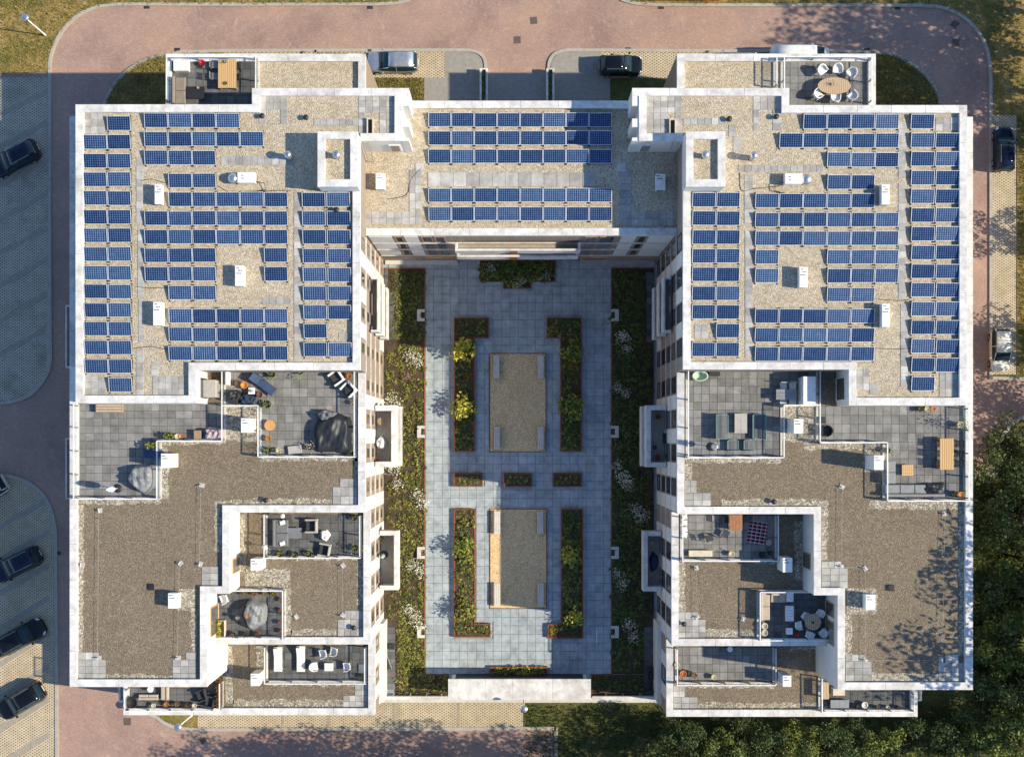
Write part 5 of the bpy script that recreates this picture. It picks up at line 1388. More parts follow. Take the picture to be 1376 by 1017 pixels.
# ================================================================== TERRACE FURNITURE
def T(px, py, kx): return (*W(px, py, TF[kx]), TF[kx])
def rectT(px, kx, dz=0.0):
    r = WR(px, TF[kx] + dz)
    return (r[0] + r[2]) / 2, (r[1] + r[3]) / 2, r[2] - r[0], r[3] - r[1]
def chair(px, py, kx, ang, mat, lab, grp, style='shell', s=1.0):
    """chair facing direction ang (radians, 0 = picture right)"""
    e = empty('chair', T(px, py, kx), ang - math.pi / 2, lab, 'chair', grp); e.scale = (s, s, s)
    m = M[mat]; dk = M['dark_metal']
    if style == 'shell':      # tub chair, seat with curved shell
        MB().cbox(-.25, -.24, .38, .25, .26, .46, .04).build('seat', m, e)
        mb = MB(); n = 9
        pts = [(math.cos(math.pi * (1 + i / (n - 1))) * .30, math.sin(math.pi * (1 + i / (n - 1))) * .30 + .02, .80 - .16 * abs(i - 4) / 4) for i in range(n)]
        pts = [(-.30, .24, .62)] + pts + [(.30, .24, .62)]
        for i in range(len(pts) - 1):
            (xa, ya, za), (xb, yb, zb) = pts[i], pts[i + 1]
            mb.add([(xa, ya, .36), (xb, yb, .36), (xb * 1.08, yb * 1.08, zb), (xa * 1.08, ya * 1.08, za), (xa * .88, ya * .88, .36), (xb * .88, yb * .88, .36), (xb * .94, yb * .94, zb), (xa * .94, ya * .94, za)],
                   [(0, 1, 2, 3), (5, 4, 7, 6), (3, 2, 6, 7), (1, 0, 4, 5), (0, 3, 7, 4), (2, 1, 5, 6)])
        mb.build('backrest', m, e)
    elif style == 'slat':
        for q in range(5): MB().box(-.24 + q * .1, -.24, .42, -.24 + q * .1 + .075, .24, .45).build('seat_slat', m, e)
        mb = MB().tube([(-.24, -.26, .2), (-.24, -.30, .85), (.24, -.30, .85), (.24, -.26, .2)], .02, 6)
        mb.build('back_frame', m, e)
        for zz_ in (.55, .65, .75): MB().box(-.23, -.31, zz_, .23, -.28, zz_ + .06).build('back_slat', m, e)
    else:                     # armchair with thick cushions
        MB().cbox(-.34, -.30, .16, .34, .36, .40, .05).build('seat', M['charcoal_cloth'] if mat != 'charcoal_cloth' else m, e)
        MB().cbox(-.34, -.44, .16, .34, -.30, .72, .04).build('backrest', m, e)
        for q in (-1, 1): MB().cbox(q * .40 - .06, -.44, .10, q * .40 + .06, .38, .58, .02).build('armrest', m, e)
    for q in ((-.22, -.2), (.22, -.2), (-.22, .22), (.22, .22)):
        MB().tube([(q[0], q[1], 0), (q[0] * .92, q[1] * .92, .40 if style != 'arm' else .2)], .018, 6).build('leg', m if mat.startswith('white') else dk, e)
    return e
def table(px, kx, h, mat, lab, planks=5, legmat='dark_metal', grp=None, axis='y', cat='table'):
    cx, cy, w, d = rectT(px, kx, h)
    e = empty('table', (cx, cy, TF[kx]), 0, lab, cat, grp)
    for i in range(planks):
        if axis == 'y': a, b = -w / 2 + w * i / planks, -w / 2 + w * (i + 1) / planks; MB().cbox(a + .004, -d / 2, h - .04, b - .004, d / 2, h, .006).build('plank', M[mat], e)
        else: a, b = -d / 2 + d * i / planks, -d / 2 + d * (i + 1) / planks; MB().cbox(-w / 2, a + .004, h - .04, w / 2, b - .004, h, .006).build('plank', M[mat], e)
    MB().box(-w / 2 + .06, -d / 2 + .06, h - .10, w / 2 - .06, d / 2 - .06, h - .045).build('apron', M[legmat], e)
    for sx in (-1, 1):
        for sy in (-1, 1): MB().box(sx * (w / 2 - .09) - .035, sy * (d / 2 - .09) - .035, 0, sx * (w / 2 - .09) + .035, sy * (d / 2 - .09) + .035, h - .10).build('leg', M[legmat], e)
    return e
def sofa(px, kx, back, mat, lab, seats=2, grp=None, base='dark_wood', h=.72):
    """sofa filling a photo rectangle; back is the side with the backrest"""
    cx, cy, w, d = rectT(px, kx, .4)
    e = empty('sofa', (cx, cy, TF[kx]), 0, lab, 'sofa', grp)
    MB().box(-w / 2 + .03, -d / 2 + .03, .05, w / 2 - .03, d / 2 - .03, .2).build('base', M[base], e)
    t_ = .2
    bk = {'W': (-w / 2, -d / 2, -w / 2 + t_, d / 2), 'E': (w / 2 - t_, -d / 2, w / 2, d / 2), 'N': (-w / 2, d / 2 - t_, w / 2, d / 2), 'S': (-w / 2, -d / 2, w / 2, -d / 2 + t_)}[back]
    MB().cbox(*bk[:2], .2, *bk[2:], h, .05).build('backrest', M[mat], e)
    in_ = {'W': (-w / 2 + t_, -d / 2, w / 2, d / 2), 'E': (-w / 2, -d / 2, w / 2 - t_, d / 2), 'N': (-w / 2, -d / 2, w / 2, d / 2 - t_), 'S': (-w / 2, -d / 2 + t_, w / 2, d / 2)}[back]
    for i in range(seats):
        if back in 'WE': y0_ = in_[1] + (in_[3] - in_[1]) * i / seats; y1_ = in_[1] + (in_[3] - in_[1]) * (i + 1) / seats; MB().cbox(in_[0], y0_ + .01, .2, in_[2], y1_ - .01, .42, .05).build('cushion', M[mat], e)
        else: x0_ = in_[0] + (in_[2] - in_[0]) * i / seats; x1_ = in_[0] + (in_[2] - in_[0]) * (i + 1) / seats; MB().cbox(x0_ + .01, in_[1], .2, x1_ - .01, in_[3], .42, .05).build('cushion', M[mat], e)
    return e
def lounger(px, py, kx, ang, L, mat, lab, frame='white_metal'):
    e = empty('sun_lounger', T(px, py, kx), ang, lab, 'lounger', 'sun loungers on the terraces')
    w = .33
    MB().box(-L / 2, -w, .26, L / 2, w, .30).build('frame', M[frame], e)
    MB().cbox(-L / 2 + L * .36, -w + .02, .30, L / 2, w - .02, .37, .02).build('mattress', M[mat], e)
    a = R(28); c_, s_ = math.cos(a), math.sin(a); Lb = L * .36
    x0 = -L / 2 + L * .36
    mb = MB().add([(x0, -w + .02, .30), (x0, w - .02, .30), (x0 - Lb * c_, w - .02, .30 + Lb * s_), (x0 - Lb * c_, -w + .02, .30 + Lb * s_), (x0, -w + .02, .37), (x0, w - .02, .37), (x0 - Lb * c_, w - .02, .37 + Lb * s_), (x0 - Lb * c_, -w + .02, .37 + Lb * s_)],
                  [(0, 1, 2, 3), (7, 6, 5, 4), (0, 4, 5, 1), (1, 5, 6, 2), (2, 6, 7, 3), (3, 7, 4, 0)])
    mb.build('backrest', M[mat], e)
    for q in ((-L * .4, -w + .05), (-L * .4, w - .05), (L * .4, -w + .05), (L * .4, w - .05)): MB().box(q[0] - .03, q[1] - .03, 0, q[0] + .03, q[1] + .03, .26).build('leg', M[frame], e)
    return e
def pot(px, py, kx, r, potmat, leafmat, lab, lr=None, lh=1.0, ph=.38, n=90, z=None, grp='potted plants on the terraces', size=.16):
    zf = TF[kx] if z is None else z
    x, y = W(px, py, zf + ph)
    e = empty('potted_plant', (x, y, zf), rng.uniform(0, 6.28), lab, 'potted plant', grp)
    MB().lathe([(r * .7, 0), (r, ph * .9), (r * 1.06, ph * .92), (r * 1.06, ph), (r * .86, ph), (r * .84, ph * .88)], 0, 0, 14).build('pot', M[potmat], e, True)
    if leafmat:
        key = (leafmat, n, rng.randrange(2), size)
        if key not in BUSH: BUSH[key] = bush_mesh(len(BUSH) + 50, leafmat, n, 5, size)
        q = (lr or r * 1.3) * 1.3
        put('foliage', BUSH[key], e, (0, 0, ph * .9), 0, (q, q, q * lh))
    return e
def planter_box(px, kx, h, mat, leafmat, lab, grp='planter boxes on the terraces', fol=True, seed=0, lr=.26):
    cx, cy, w, d = rectT(px, kx, h)
    e = empty('planter_box', (cx, cy, TF[kx]), 0, lab, 'planter', grp)
    MB().cbox(-w / 2, -d / 2, 0, w / 2, d / 2, h, .02).build('box', M[mat], e)
    MB().box(-w / 2 + .05, -d / 2 + .05, h, w / 2 - .05, d / 2 - .05, h + .012).build('soil', M['soil'], e)
    if fol:
        mb = MB(); n = max(1, int(max(w, d) / .3))
        for i in range(n):
            u = (i + .5) / n - .5
            leaves(mb, 60, w * u if w > d else 0, d * u if d >= w else 0, h + .18, lr, lr, .28, .15, seed=seed + i)
        mb.build('foliage', M[leafmat], e)
    return e
def cover(px, kx, h, mat, lab, seed, rnd=True, cat='furniture cover', name='furniture_cover'):
    """cloth cover draped over furniture: uneven top, folds running down to the floor"""
    cx, cy, w, d = rectT(px, kx, h * .6)
    g = random.Random(seed)
    e = empty(name, (cx, cy, TF[kx]), 0, lab, cat)
    mb = MB(); vs_ = []; fs_ = []
    dirs = [(g.uniform(0, 6.28), g.uniform(3, 9), g.uniform(0, 6.28)) for _ in range(7)]
    lump = [(g.uniform(-.45, .45), g.uniform(-.45, .45), g.uniform(.2, .4), g.uniform(-.10, .22)) for _ in range(5)]
    n = 40; half = 1.0
    def cz(x_, y_):
        """height of the cloth over a unit footprint"""
        rr_ = math.hypot(x_, y_) if rnd else max(abs(x_), abs(y_)) * .75 + math.hypot(x_, y_) * .25
        ang_ = math.atan2(y_, x_)
        rr_ *= 1 + .06 * math.sin(3 * ang_ + dirs[0][2]) + .05 * math.sin(5 * ang_ + dirs[1][2])
        top_ = 1.0 - .10 * rr_ + sum(q[3] * math.exp(-((x_ - q[0]) ** 2 + (y_ - q[1]) ** 2) / q[2] ** 2) for q in lump)
        z_ = top_ if rr_ < .72 else top_ * max(0.0, 1 - ((rr_ - .72) / .26) ** 1.6)
        wr = sum(math.sin((math.cos(q[0]) * x_ + math.sin(q[0]) * y_) * q[1] * 1.6 + q[2]) ** 3 for q in dirs[:4])
        return h * max(0.0, z_ * (1 + .05 * wr)) , rr_
    idx = {}
    for i in range(n + 1):
        for j in range(n + 1):
            x_, y_ = i / n * 2.2 - 1.1, j / n * 2.2 - 1.1
            z_, rr_ = cz(x_, y_)
            if rr_ <= 1.03:
                idx[(i, j)] = len(vs_); vs_.append((x_ * w / 2, y_ * d / 2, max(z_, .012)))
    for i in range(n):
        for j in range(n):
            q = [(i, j), (i + 1, j), (i + 1, j + 1), (i, j + 1)]
            if all(p in idx for p in q): fs_.append(tuple(idx[p] for p in q))
    mb.add(vs_, fs_).build('cloth', M[mat], e, True)
    return e
def parasol(px, py, kx, h, mat, lab):
    e = empty('closed_parasol', T(px, py, kx), 0, lab, 'parasol', 'closed parasols')
    MB().lathe([(.32, 0), (.32, .06), (.28, .1), (.06, .12)], 0, 0, 18).build('base', M['dark_metal'], e, True)
    MB().tube([(0, 0, .1), (0, 0, h)], .025, 8).build('pole', M['white_metal'], e)
    mb = MB(); n = 16; vs_ = []; fs_ = []
    for i, (r, z) in enumerate([(.10, h * .38), (.17, h * .42), (.19, h * .6), (.13, h * .85), (.03, h * .99)]):
        for j in range(n):
            q = r * (1 + (.28 if j % 2 else -.18)); vs_.append((math.cos(6.283 * j / n) * q, math.sin(6.283 * j / n) * q, z))
    for i in range(4):
        for j in range(n): q = (j + 1) % n; fs_.append((i * n + j, i * n + q, (i + 1) * n + q, (i + 1) * n + j))
    mb.add(vs_, fs_).build('folded_canopy', M[mat], e, True)
def boxy(name, px, kx, h, mat, lab, cat, lid=None, slats=0, rz=0.0, grp=None):
    cx, cy, w, d = rectT(px, kx, h)
    e = empty(name, (cx, cy, TF[kx]), rz, lab, cat, grp)
    MB().cbox(-w / 2, -d / 2, .03, w / 2, d / 2, h - .04, .02).build('body', M[mat], e)
    MB().cbox(-w / 2 - .015, -d / 2 - .015, h - .04, w / 2 + .015, d / 2 + .015, h, .02).build('lid', M[lid or mat], e)
    for q in (-1, 1): MB().box(q * (w / 2 - .06) - .03, -d / 2 + .03, 0, q * (w / 2 - .06) + .03, d / 2 - .03, .03).build('foot', M['dark_metal'], e)
    for i in range(slats):
        MB().box(-w / 2 + .06, -d / 2 + (i + .5) * d / slats - .02, h, w / 2 - .06, -d / 2 + (i + .5) * d / slats + .02, h + .012).build('slat', M['pale_concrete'], e)
    return e
def round_table(px, py, kx, r, h, mat, lab, legmat='white_metal', sx=1.0):
    e = empty('table', (*W(px, py, TF[kx] + h), TF[kx]), 0, lab, 'table')
    n = 5
    MB().lathe([(r * .96, h - .045), (r, h - .03), (r, h - .008), (r * .98, h)], 0, 0, 28, sx=sx).build('table_top', M[mat], e)
    MB().lathe([(.08, .04), (.06, h - .045)], 0, 0, 10).build('pedestal', M[legmat], e, True)
    MB().lathe([(r * .5, 0), (r * .5, .03), (.1, .06)], 0, 0, 20, sx=sx).build('foot', M[legmat], e, True)
    return e
rad = lambda a, b: math.atan2(a[1] - b[1], b[0] - a[0])     # direction from photo point a to b

# --- top left corner terrace
boxy('storage_box', (233, 81, 253, 95), 'NL', .55, 'white_plastic', 'white slatted storage box on the top left corner terrace', 'storage box', slats=6)
table((293, 80, 317.5, 118.5), 'NL', .75, 'wood_oak', 'long oak dining table on the top left corner terrace', 6, 'wood_oak')
for i, (px, py, a) in enumerate([(290.5, 90, 0), (290.5, 105, 0), (320, 91, math.pi), (320, 106, math.pi)]):
    chair(px, py, 'NL', a, 'grey_metal' if i < 2 else 'dark_metal', '%s chair at the oak table, top left corner terrace' % ['upper left grey', 'lower left grey', 'upper right dark', 'lower right dark'][i], 'chairs on the top left terrace', 'slat')
sofa((232, 104, 249, 140), 'NL', 'W', 'taupe_cloth', 'grey-brown sofa on the top left corner terrace', 2)
table((250, 117, 275, 133), 'NL', .38, 'dark_metal', 'low black table beside the grey-brown sofa', 1, 'dark_metal')
pot(271, 84, 'NL', .2, 'red_plastic', 'leaf_red', 'red pot plant beside the white storage box', .24)
pot(266, 118, 'NL', .08, 'cream_pot', 'leaf_pink', 'small pink flowers on the low black table', .16, z=TF['NL'] + .38, ph=.15)
pot(303, 83, 'NL', .1, 'grey_metal', 'leaf_mid', 'small green plant at the head of the oak table', .22, z=TF['NL'] + .75, ph=.15)
pot(303, 112, 'NL', .12, 'black_pot', 'leaf_yellow', 'dark bowl with yellow fruit on the oak table', .12, .5, .1, z=TF['NL'] + .75)
# --- top right corner terrace
round_table(1121, 115.5, 'NR', .62, .74, 'wood_pale', 'oval pale wood dining table on the top right corner terrace', sx=1.95)
nrc = [(1102, 97, 'upper left'), (1123, 95.5, 'upper middle'), (1142, 101, 'upper right'), (1096.5, 130, 'lower left'), (1120, 135, 'lower middle'), (1143, 132, 'lower right')]
for px, py, w in nrc:
    chair(px, py, 'NR', rad((px, py), (1121 + (px - 1121) * .35, 115.5)), 'white_plastic', '%s white tub chair at the oval table' % w, 'white tub chairs at the oval table', 'shell', 1.15)
pot(1119, 113, 'NR', .1, 'cream_pot', 'leaf_light', 'small green plant on the oval table', .25, z=TF['NR'] + .74, ph=.12)
# --- left wing, outer terrace
e = boxy('garden_bench', (128.5, 543, 164, 554), 'A', .46, 'rattan', 'woven rattan bench against the parapet of the left outer terrace', 'bench', slats=3)
planter_box((221, 582, 234, 590.5), 'A', .45, 'dark_metal', 'leaf_light', 'dark planter with green plants on the left outer terrace', seed=1)
pot(238, 586.5, 'A', .2, 'cream_pot', 'leaf_pale', 'cream pot with dried flowers by the railing, left outer terrace', .22)
pot(243, 586, 'A', .16, 'terracotta', None, 'small terracotta pot by the railing, left outer terrace')
planter_box((196, 594, 212, 603), 'A', .5, 'dark_metal', 'leaf_light', 'dark planter above the blue cushion box', seed=8)
boxy('cushion_box', (193.5, 603.5, 215, 615), 'A', .6, 'blue_cloth', 'blue cushion box beside the tall white shaft', 'storage box')
cover((171, 622, 211, 662), 'A', .95, 'grey_cover', 'grey cover draped over furniture on the left outer terrace', 3)
parasol(158.5, 656, 'A', 2.7, 'white_cloth', 'closed white parasol beside the grey draped cover')
cover((274, 575.5, 300.5, 590.5), 'A', .75, 'pink_cloth', 'pale pink cover over a bench in the terrace corner', 5, False)
boxy('storage_box', (260.5, 578.5, 270, 590), 'A', .5, 'navy_cloth', 'dark box left of the pale pink cover', 'storage box', 'rattan')
boxy('storage_cabinet', (273, 510.5, 289.5, 533.5), 'A', 1.5, 'concrete', 'pale grey storage cabinet in the narrow end of the left outer terrace', 'cabinet')
# --- left wing, inner terrace
lounger(354, 516, 'B', R(-38), 2.1, 'blue_cloth', 'blue sun lounger standing aslant on the left inner terrace', 'dark_metal')
cover((304, 523, 325, 543), 'B', .85, 'dark_cover', 'black barbecue cover in the left inner terrace corner', 6)
cover((320, 528, 342, 544), 'B', .7, 'navy_cloth', 'dark blue cover beside the black barbecue cover', 7)
table((333.5, 521, 342.5, 529.5), 'B', .45, 'white_plastic', 'small white side table by the blue lounger', 1, 'white_metal')
pot(338, 525, 'B', .1, 'cream_pot', 'leaf_mid', 'little green plant on the small white table', .14, z=TF['B'] + .45, ph=.12)
boxy('shelf_unit', (303, 497.5, 306.5, 517), 'B', .9, 'white_plastic', 'narrow white shelf at the glass rail of the left inner terrace', 'shelf')
for px, py, r, pm, lm, lab, lr in [(327.7, 517.5, .25, 'orange_pot', None, 'round orange pot above the black barbecue cover', 0), (319, 515, .22, 'brown_pot', None, 'dark brown pot left of the round orange pot', 0), (348.6, 530, .22, 'brown_pot', None, 'brown pot below the blue lounger', 0),
                                   (365, 503, .25, 'black_pot', 'leaf_light', 'bushy green plant beside the blue lounger\'s head', .5), (403, 498.5, .25, 'black_pot', 'leaf_light', 'bushy green plant against the parapet of the left inner terrace', .55),
                                   (358.6, 543, .28, 'black_pot', 'leaf_light', 'large bushy green plant at the railing corner', .58), (360, 589, .22, 'terracotta', 'leaf_light', 'green plant on the left railing below the tan seat', .34), (360, 605, .25, 'black_pot', 'leaf_light', 'tall green plant in the lower left corner of the inner terrace', .45),
                                   (471.5, 610, .24, 'black_pot', 'leaf_light', 'green plant in the lower right corner of the inner terrace', .42), (469, 505, .2, 'terracotta', 'leaf_rust', 'rust-coloured plant behind the striped lounge chairs', .34), (415, 601, .2, 'black_pot', 'leaf_pale', 'pale spiky plant beside the big black cover', .42),
                                   (474, 541, .16, 'brown_pot', 'leaf_pale', 'dry pale plant by the right railing of the inner terrace', .24), (374, 605, .2, 'cream_pot', 'leaf_yellow', 'low yellow plant at the lower railing of the inner terrace', .3)]:
    pot(px, py, 'B', r, pm, lm, lab, lr)
round_table(362.5, 571.5, 'B', .4, .42, 'tan_seat', 'round tan garden seat by the left railing', 'tan_seat')
for px, py, a, w in [(452.5, 508, R(215), 'upper'), (469, 524, R(225), 'lower')]: chair(px, py, 'B', a, 'white_cloth', '%s of two pale lounge chairs on the left inner terrace' % w, 'pale lounge chairs', 'arm', 1.1)
cover((422, 557, 473, 609), 'B', .95, 'dark_cover', 'large black cover over a garden set on the left inner terrace', 9, False)
cover((425, 550, 452, 566), 'B', .8, 'grey_cloth', 'dark folded fabric against the large black cover', 12)
boxy('stone_slab', (387, 599, 405, 609), 'B', .25, 'concrete', 'grey stone slab at the lower railing', 'stone slab', rz=.12)
# --- terrace with grey sofa
sofa((367, 698, 387, 734), 'C', 'W', 'grey_cloth', 'grey two-seat sofa with white cushions', 2)
for py, lab in ((702, 'white cushion at the upper end of the grey sofa'), (730, 'white cushion at the lower end of the grey sofa')):
    o = MB().cbox(-.2, -.16, 0, .2, .16, .14, .06).build('cushion', M['white_cloth'], None, loc=(*W(379, py, TF['C'] + .5), TF['C'] + .42), rz=.3); tag(o, lab, 'cushion', 'white cushions on the grey sofa')
table((387, 709, 405, 723), 'C', .36, 'grey_metal', 'low grey table in front of the grey sofa', 1)
chair(419, 706, 'C', R(180), 'concrete', 'pale-framed armchair above the low grey table', 'pale armchairs by the grey sofa', 'arm', 1.15)
chair(436.5, 738, 'C', R(170), 'concrete', 'pale-framed armchair at the lower railing', 'pale armchairs by the grey sofa', 'arm', 1.1)
cover((430, 711, 443, 727), 'C', .5, 'white_cloth', 'crumpled white cloth on the terrace with the grey sofa', 21, True, 'cloth', 'crumpled_cloth')
for px, py, lab in ((383, 692, 'round white globe lamp behind the grey sofa'), (359.5, 733.5, 'round white globe lamp on the railing post')):
    e = empty('globe_lamp', T(px, py, 'C'), 0, lab, 'lamp', 'globe lamps'); MB().tube([(0, 0, 0), (0, 0, .9)], .03, 6).build('pole', M['dark_metal'], e)
    MB().lathe([(.03, .88), (.15, .94), (.19, 1.05), (.15, 1.17), (.03, 1.23)], 0, 0, 14).build('globe', M['white_plastic'], e, True)
for px, py, lr, lm, lab in [(476, 695, .5, 'leaf_bed', 'leafy plant in the upper right corner by the grey sofa'), (477, 736, .6, 'leaf_light', 'large leafy plant in the lower right corner by the grey sofa'), (376, 744, .42, 'leaf_light', 'left of three bushy plants at the railing'), (396, 745, .42, 'leaf_light', 'middle of three bushy plants at the railing'), (414.5, 744, .42, 'leaf_light', 'right of three bushy plants at the railing')]:
    pot(px, py, 'C', .24, 'black_pot', lm, lab, lr, 1.1)
# --- terrace with blown cover
round_table(333, 826, 'D', .75, .74, 'dark_metal', 'round dark table under the blown grey cloth', 'dark_metal')
cover((325, 805, 358, 846), 'D', .95, 'grey_cover', 'grey cloth blown across the round dark table', 14)
for px, py, r, pm, lm, lab in [(333, 828, .2, 'terracotta', 'leaf_orange', 'orange pumpkin-coloured pot on the dark table'), (350.5, 827, .14, 'cream_pot', 'leaf_yellow', 'small yellow-green plant on the grey cloth'), (319, 830, .14, 'grey_metal', 'leaf_bed', 'small plant at the left of the dark table')]:
    pot(px, py, 'D', r, pm, lm, lab, .2, .6, .14, z=TF['D'] + .78)
for i, (px, py, lm) in enumerate([(329, 797, 'leaf_bed'), (342, 797, 'leaf_rust'), (356, 797, 'leaf_yellow'), (368, 798, 'leaf_yellow'), (378, 806, 'leaf_rust'), (378, 820, 'leaf_rust'), (376, 836, 'leaf_pink'), (378, 848, 'leaf_rust')]):
    pot(px, py, 'D', .17, 'brown_pot', lm, 'autumn-coloured pot plant round the blown cover terrace, %s clockwise' % ORD[i], .3)
for i, px in enumerate((313, 330, 345)): pot(px, 852, 'D', .17, 'black_pot', ['leaf_pink', 'leaf_dark', 'leaf_rust'][i], '%s dark plant at the lower edge of the blown cover terrace' % ['left', 'middle', 'right'][i], .28)
planter_box((286.5, 833.5, 302, 856), 'D', .5, 'cream_pot', 'leaf_yellow', 'cream planter box by the wooden doors', seed=22, lr=.2)
chair(303, 804, 'D', R(200), 'white_plastic', 'white tub chair by the wall next to the blown cover', None, 'shell', 1.1)
# --- terrace with white loungers
lounger(374.5, 884.5, 'E', R(-90), 1.9, 'white_cloth', 'left of two white sun loungers'); lounger(405, 884, 'E', R(-90), 2.0, 'white_cloth', 'right of two white sun loungers')
for px, py, a, lab in [(435, 877, R(190), 'white tub chair beside the white loungers, upper row left'), (449.5, 874, R(170), 'white tub chair beside the white loungers, upper row right'), (423, 894, R(10), 'white tub chair nearest the right lounger, lower row'), (467, 894, R(185), 'white tub chair farthest right below the loungers\' row')]:
    chair(px, py, 'E', a, 'white_plastic', lab, 'white tub chairs by the loungers', 'shell', 1.1)
boxy('stool', (436, 891, 447, 901), 'E', .42, 'white_plastic', 'square white stool between the white tub chairs', 'stool')
pot(487, 909, 'E', .18, 'black_pot', 'leaf_mid', 'green plant in the corner of the lounger terrace', .28); boxy('stone_slab', (482, 892, 490, 903), 'E', .12, 'grey_metal', 'grey slab by the right railing of the lounger terrace', 'stone slab')
# --- bottom left corner terrace
sofa((186, 933, 212, 940), 'F', 'S', 'beige_cloth', 'low beige bench sofa on the bottom left corner terrace', 2, h=.5); sofa((216, 922, 226.5, 940), 'F', 'E', 'beige_cloth', 'short beige sofa end on the bottom left corner terrace', 1, h=.5)
round_table(202, 926, 'F', .24, .5, 'white_plastic', 'round white side table on the bottom left corner terrace')
pot(177, 944, 'F', .42, 'black_pot', None, 'large round black tub in the bottom left terrace corner', ph=.5)
for i, (px, py, pm, lm) in enumerate([(206, 948, 'cream_pot', 'leaf_white'), (223, 946, 'terracotta', 'leaf_rust'), (251, 947, 'black_pot', 'leaf_rust'), (261, 948, 'cream_pot', 'leaf_white'), (237, 946, 'brown_pot', 'leaf_bed')]):
    pot(px, py, 'F', .18, pm, lm, ['white flowering pot under the beige sofa', 'terracotta pot with rust leaves by the bottom parapet', 'black pot with rust leaves by the bottom parapet', 'white flowering pot beside the black deck chairs', 'brown pot with green leaves by the bottom parapet'][i], .26)
chair(272, 933, 'F', R(200), 'charcoal_cloth', 'upper of two black deck chairs, bottom left terrace', 'black deck chairs', 'arm', 1.0); chair(283, 941, 'F', R(170), 'charcoal_cloth', 'lower of two black deck chairs, bottom left terrace', 'black deck chairs', 'arm', 1.0)
planter_box((290.5, 910, 297.5, 949), 'F', .45, 'dark_metal', 'leaf_rust', 'narrow planter with autumn leaves beside the black deck chairs', seed=40)
# --- right wing, inner terrace
e = empty('garden_tub', T(939.5, 505.5, 'G'), 0, 'pale green plastic tub in the upper left terrace corner', 'tub')
MB().lathe([(.30, .02), (.36, .42), (.40, .44), (.40, .48), (.33, .48), (.28, .12)], 0, 0, 20, sx=1.5).build('tub_body', M['mint_plastic'], e, True)
boxy('storage_box', (953, 497.5, 967.5, 505), 'G', .4, 'charcoal_cloth', 'low dark box right of the pale green tub', 'storage box')
table((1043, 523, 1071, 537), 'G', .74, 'grey_metal', 'grey rectangular dining table in the shade of the parapet', 3, 'grey_metal', axis='x')
for px, py, a, w in [(1051, 519.5, R(-90), 'upper left'), (1063.5, 519.5, R(-90), 'upper right'), (1051, 540, R(90), 'lower left'), (1063.5, 540, R(90), 'lower right')]: chair(px, py, 'G', a, 'white_metal', '%s white chair at the grey dining table' % w, 'white chairs at the grey table', 'slat', .95)
boxy('storage_cabinet', (1079.5, 506, 1096, 543), 'G', 1.6, 'white_plastic', 'tall white storage cabinet beside the grey dining table', 'cabinet')
def slat_seat(px, lab, bk):
    cx, cy, w, d = rectT(px, 'G', .4)
    e = empty('slatted_seat', (cx, cy, TF['G']), 0, lab, 'garden seat', 'teal slatted garden seats')
    fm = MB()
    for q in ((-w / 2, -d / 2, -w / 2 + .06, d / 2), (w / 2 - .06, -d / 2, w / 2, d / 2), (-w / 2, -d / 2, w / 2, -d / 2 + .06), (-w / 2, d / 2 - .06, w / 2, d / 2)): fm.box(q[0], q[1], .30, q[2], q[3], .37)
    fm.build('frame', M['teal_metal'], e)
    n = max(4, int(w / .11))
    for i in range(n): a = -w / 2 + .07 + (w - .14) * i / n; MB().box(a, -d / 2 + .06, .33, a + (w - .14) / n * .62, d / 2 - .06, .36).build('slat', M['grey_cloth'], e)
    for sx in (-1, 1):
        for sy in (-1, 1): MB().box(sx * (w / 2 - .05) - .03, sy * (d / 2 - .05) - .03, 0, sx * (w / 2 - .05) + .03, sy * (d / 2 - .05) + .03, .30).build('leg', M['teal_metal'], e)
    b = {'W': (-w / 2 - .02, -d / 2, -w / 2 + .03, d / 2), 'E': (w / 2 - .03, -d / 2, w / 2 + .02, d / 2), 'S': (-w / 2, -d / 2 - .02, w / 2, -d / 2 + .03)}[bk]
    MB().box(b[0], b[1], .38, b[2], b[3], .74).build('backrest', M['teal_metal'], e)
slat_seat((962, 556.5, 979, 590), 'teal slatted garden seat, leftmost and longest', 'W'); slat_seat((1011.5, 556.5, 1028.5, 590), 'teal slatted garden seat in the tall shaft\'s shadow', 'E')
slat_seat((977.5, 591, 992.5, 606), 'teal slatted seat left of two at the railing', 'S'); slat_seat((999.5, 591, 1013.5, 606), 'teal slatted seat right of two at the railing', 'S')
table((987, 555.5, 1004, 582), 'G', .36, 'concrete', 'low pale table between the teal slatted seats', 2, 'dark_metal')
parasol(956, 600, 'G', 2.5, 'white_cloth', 'closed white parasol beside the teal slatted seats')
# --- right wing, outer terrace
table((1263, 589, 1281.5, 631), 'H', .75, 'wood_oak', 'long oak dining table on the right outer terrace', 6, 'dark_metal')
for i, py in enumerate((596, 609.5, 622.5)):
    chair(1259.5, py, 'H', 0, 'dark_metal', '%s dark chair on the left side of the oak table, right outer terrace' % ['top', 'middle', 'bottom'][i], 'dark chairs at the right oak table', 'slat')
    chair(1284.5, py, 'H', math.pi, 'dark_metal', '%s dark chair on the right side of the oak table, right outer terrace' % ['top', 'middle', 'bottom'][i], 'dark chairs at the right oak table', 'slat')
table((1212, 624.5, 1227.5, 639), 'H', .4, 'wood_oak', 'small square oak table by the grey corner sofa', 4, 'dark_metal', axis='x')
sofa((1189.5, 619, 1203.5, 650), 'H', 'W', 'grey_cover', 'grey corner sofa\'s side along the railing', 2); sofa((1189.5, 651, 1268, 667), 'H', 'S', 'grey_cover', 'long grey sofa under the lower railing with dark end', 4)
cover((1240, 648, 1270, 667), 'H', .55, 'dark_cover', 'black cover over the right end of the long grey sofa', 31, False)
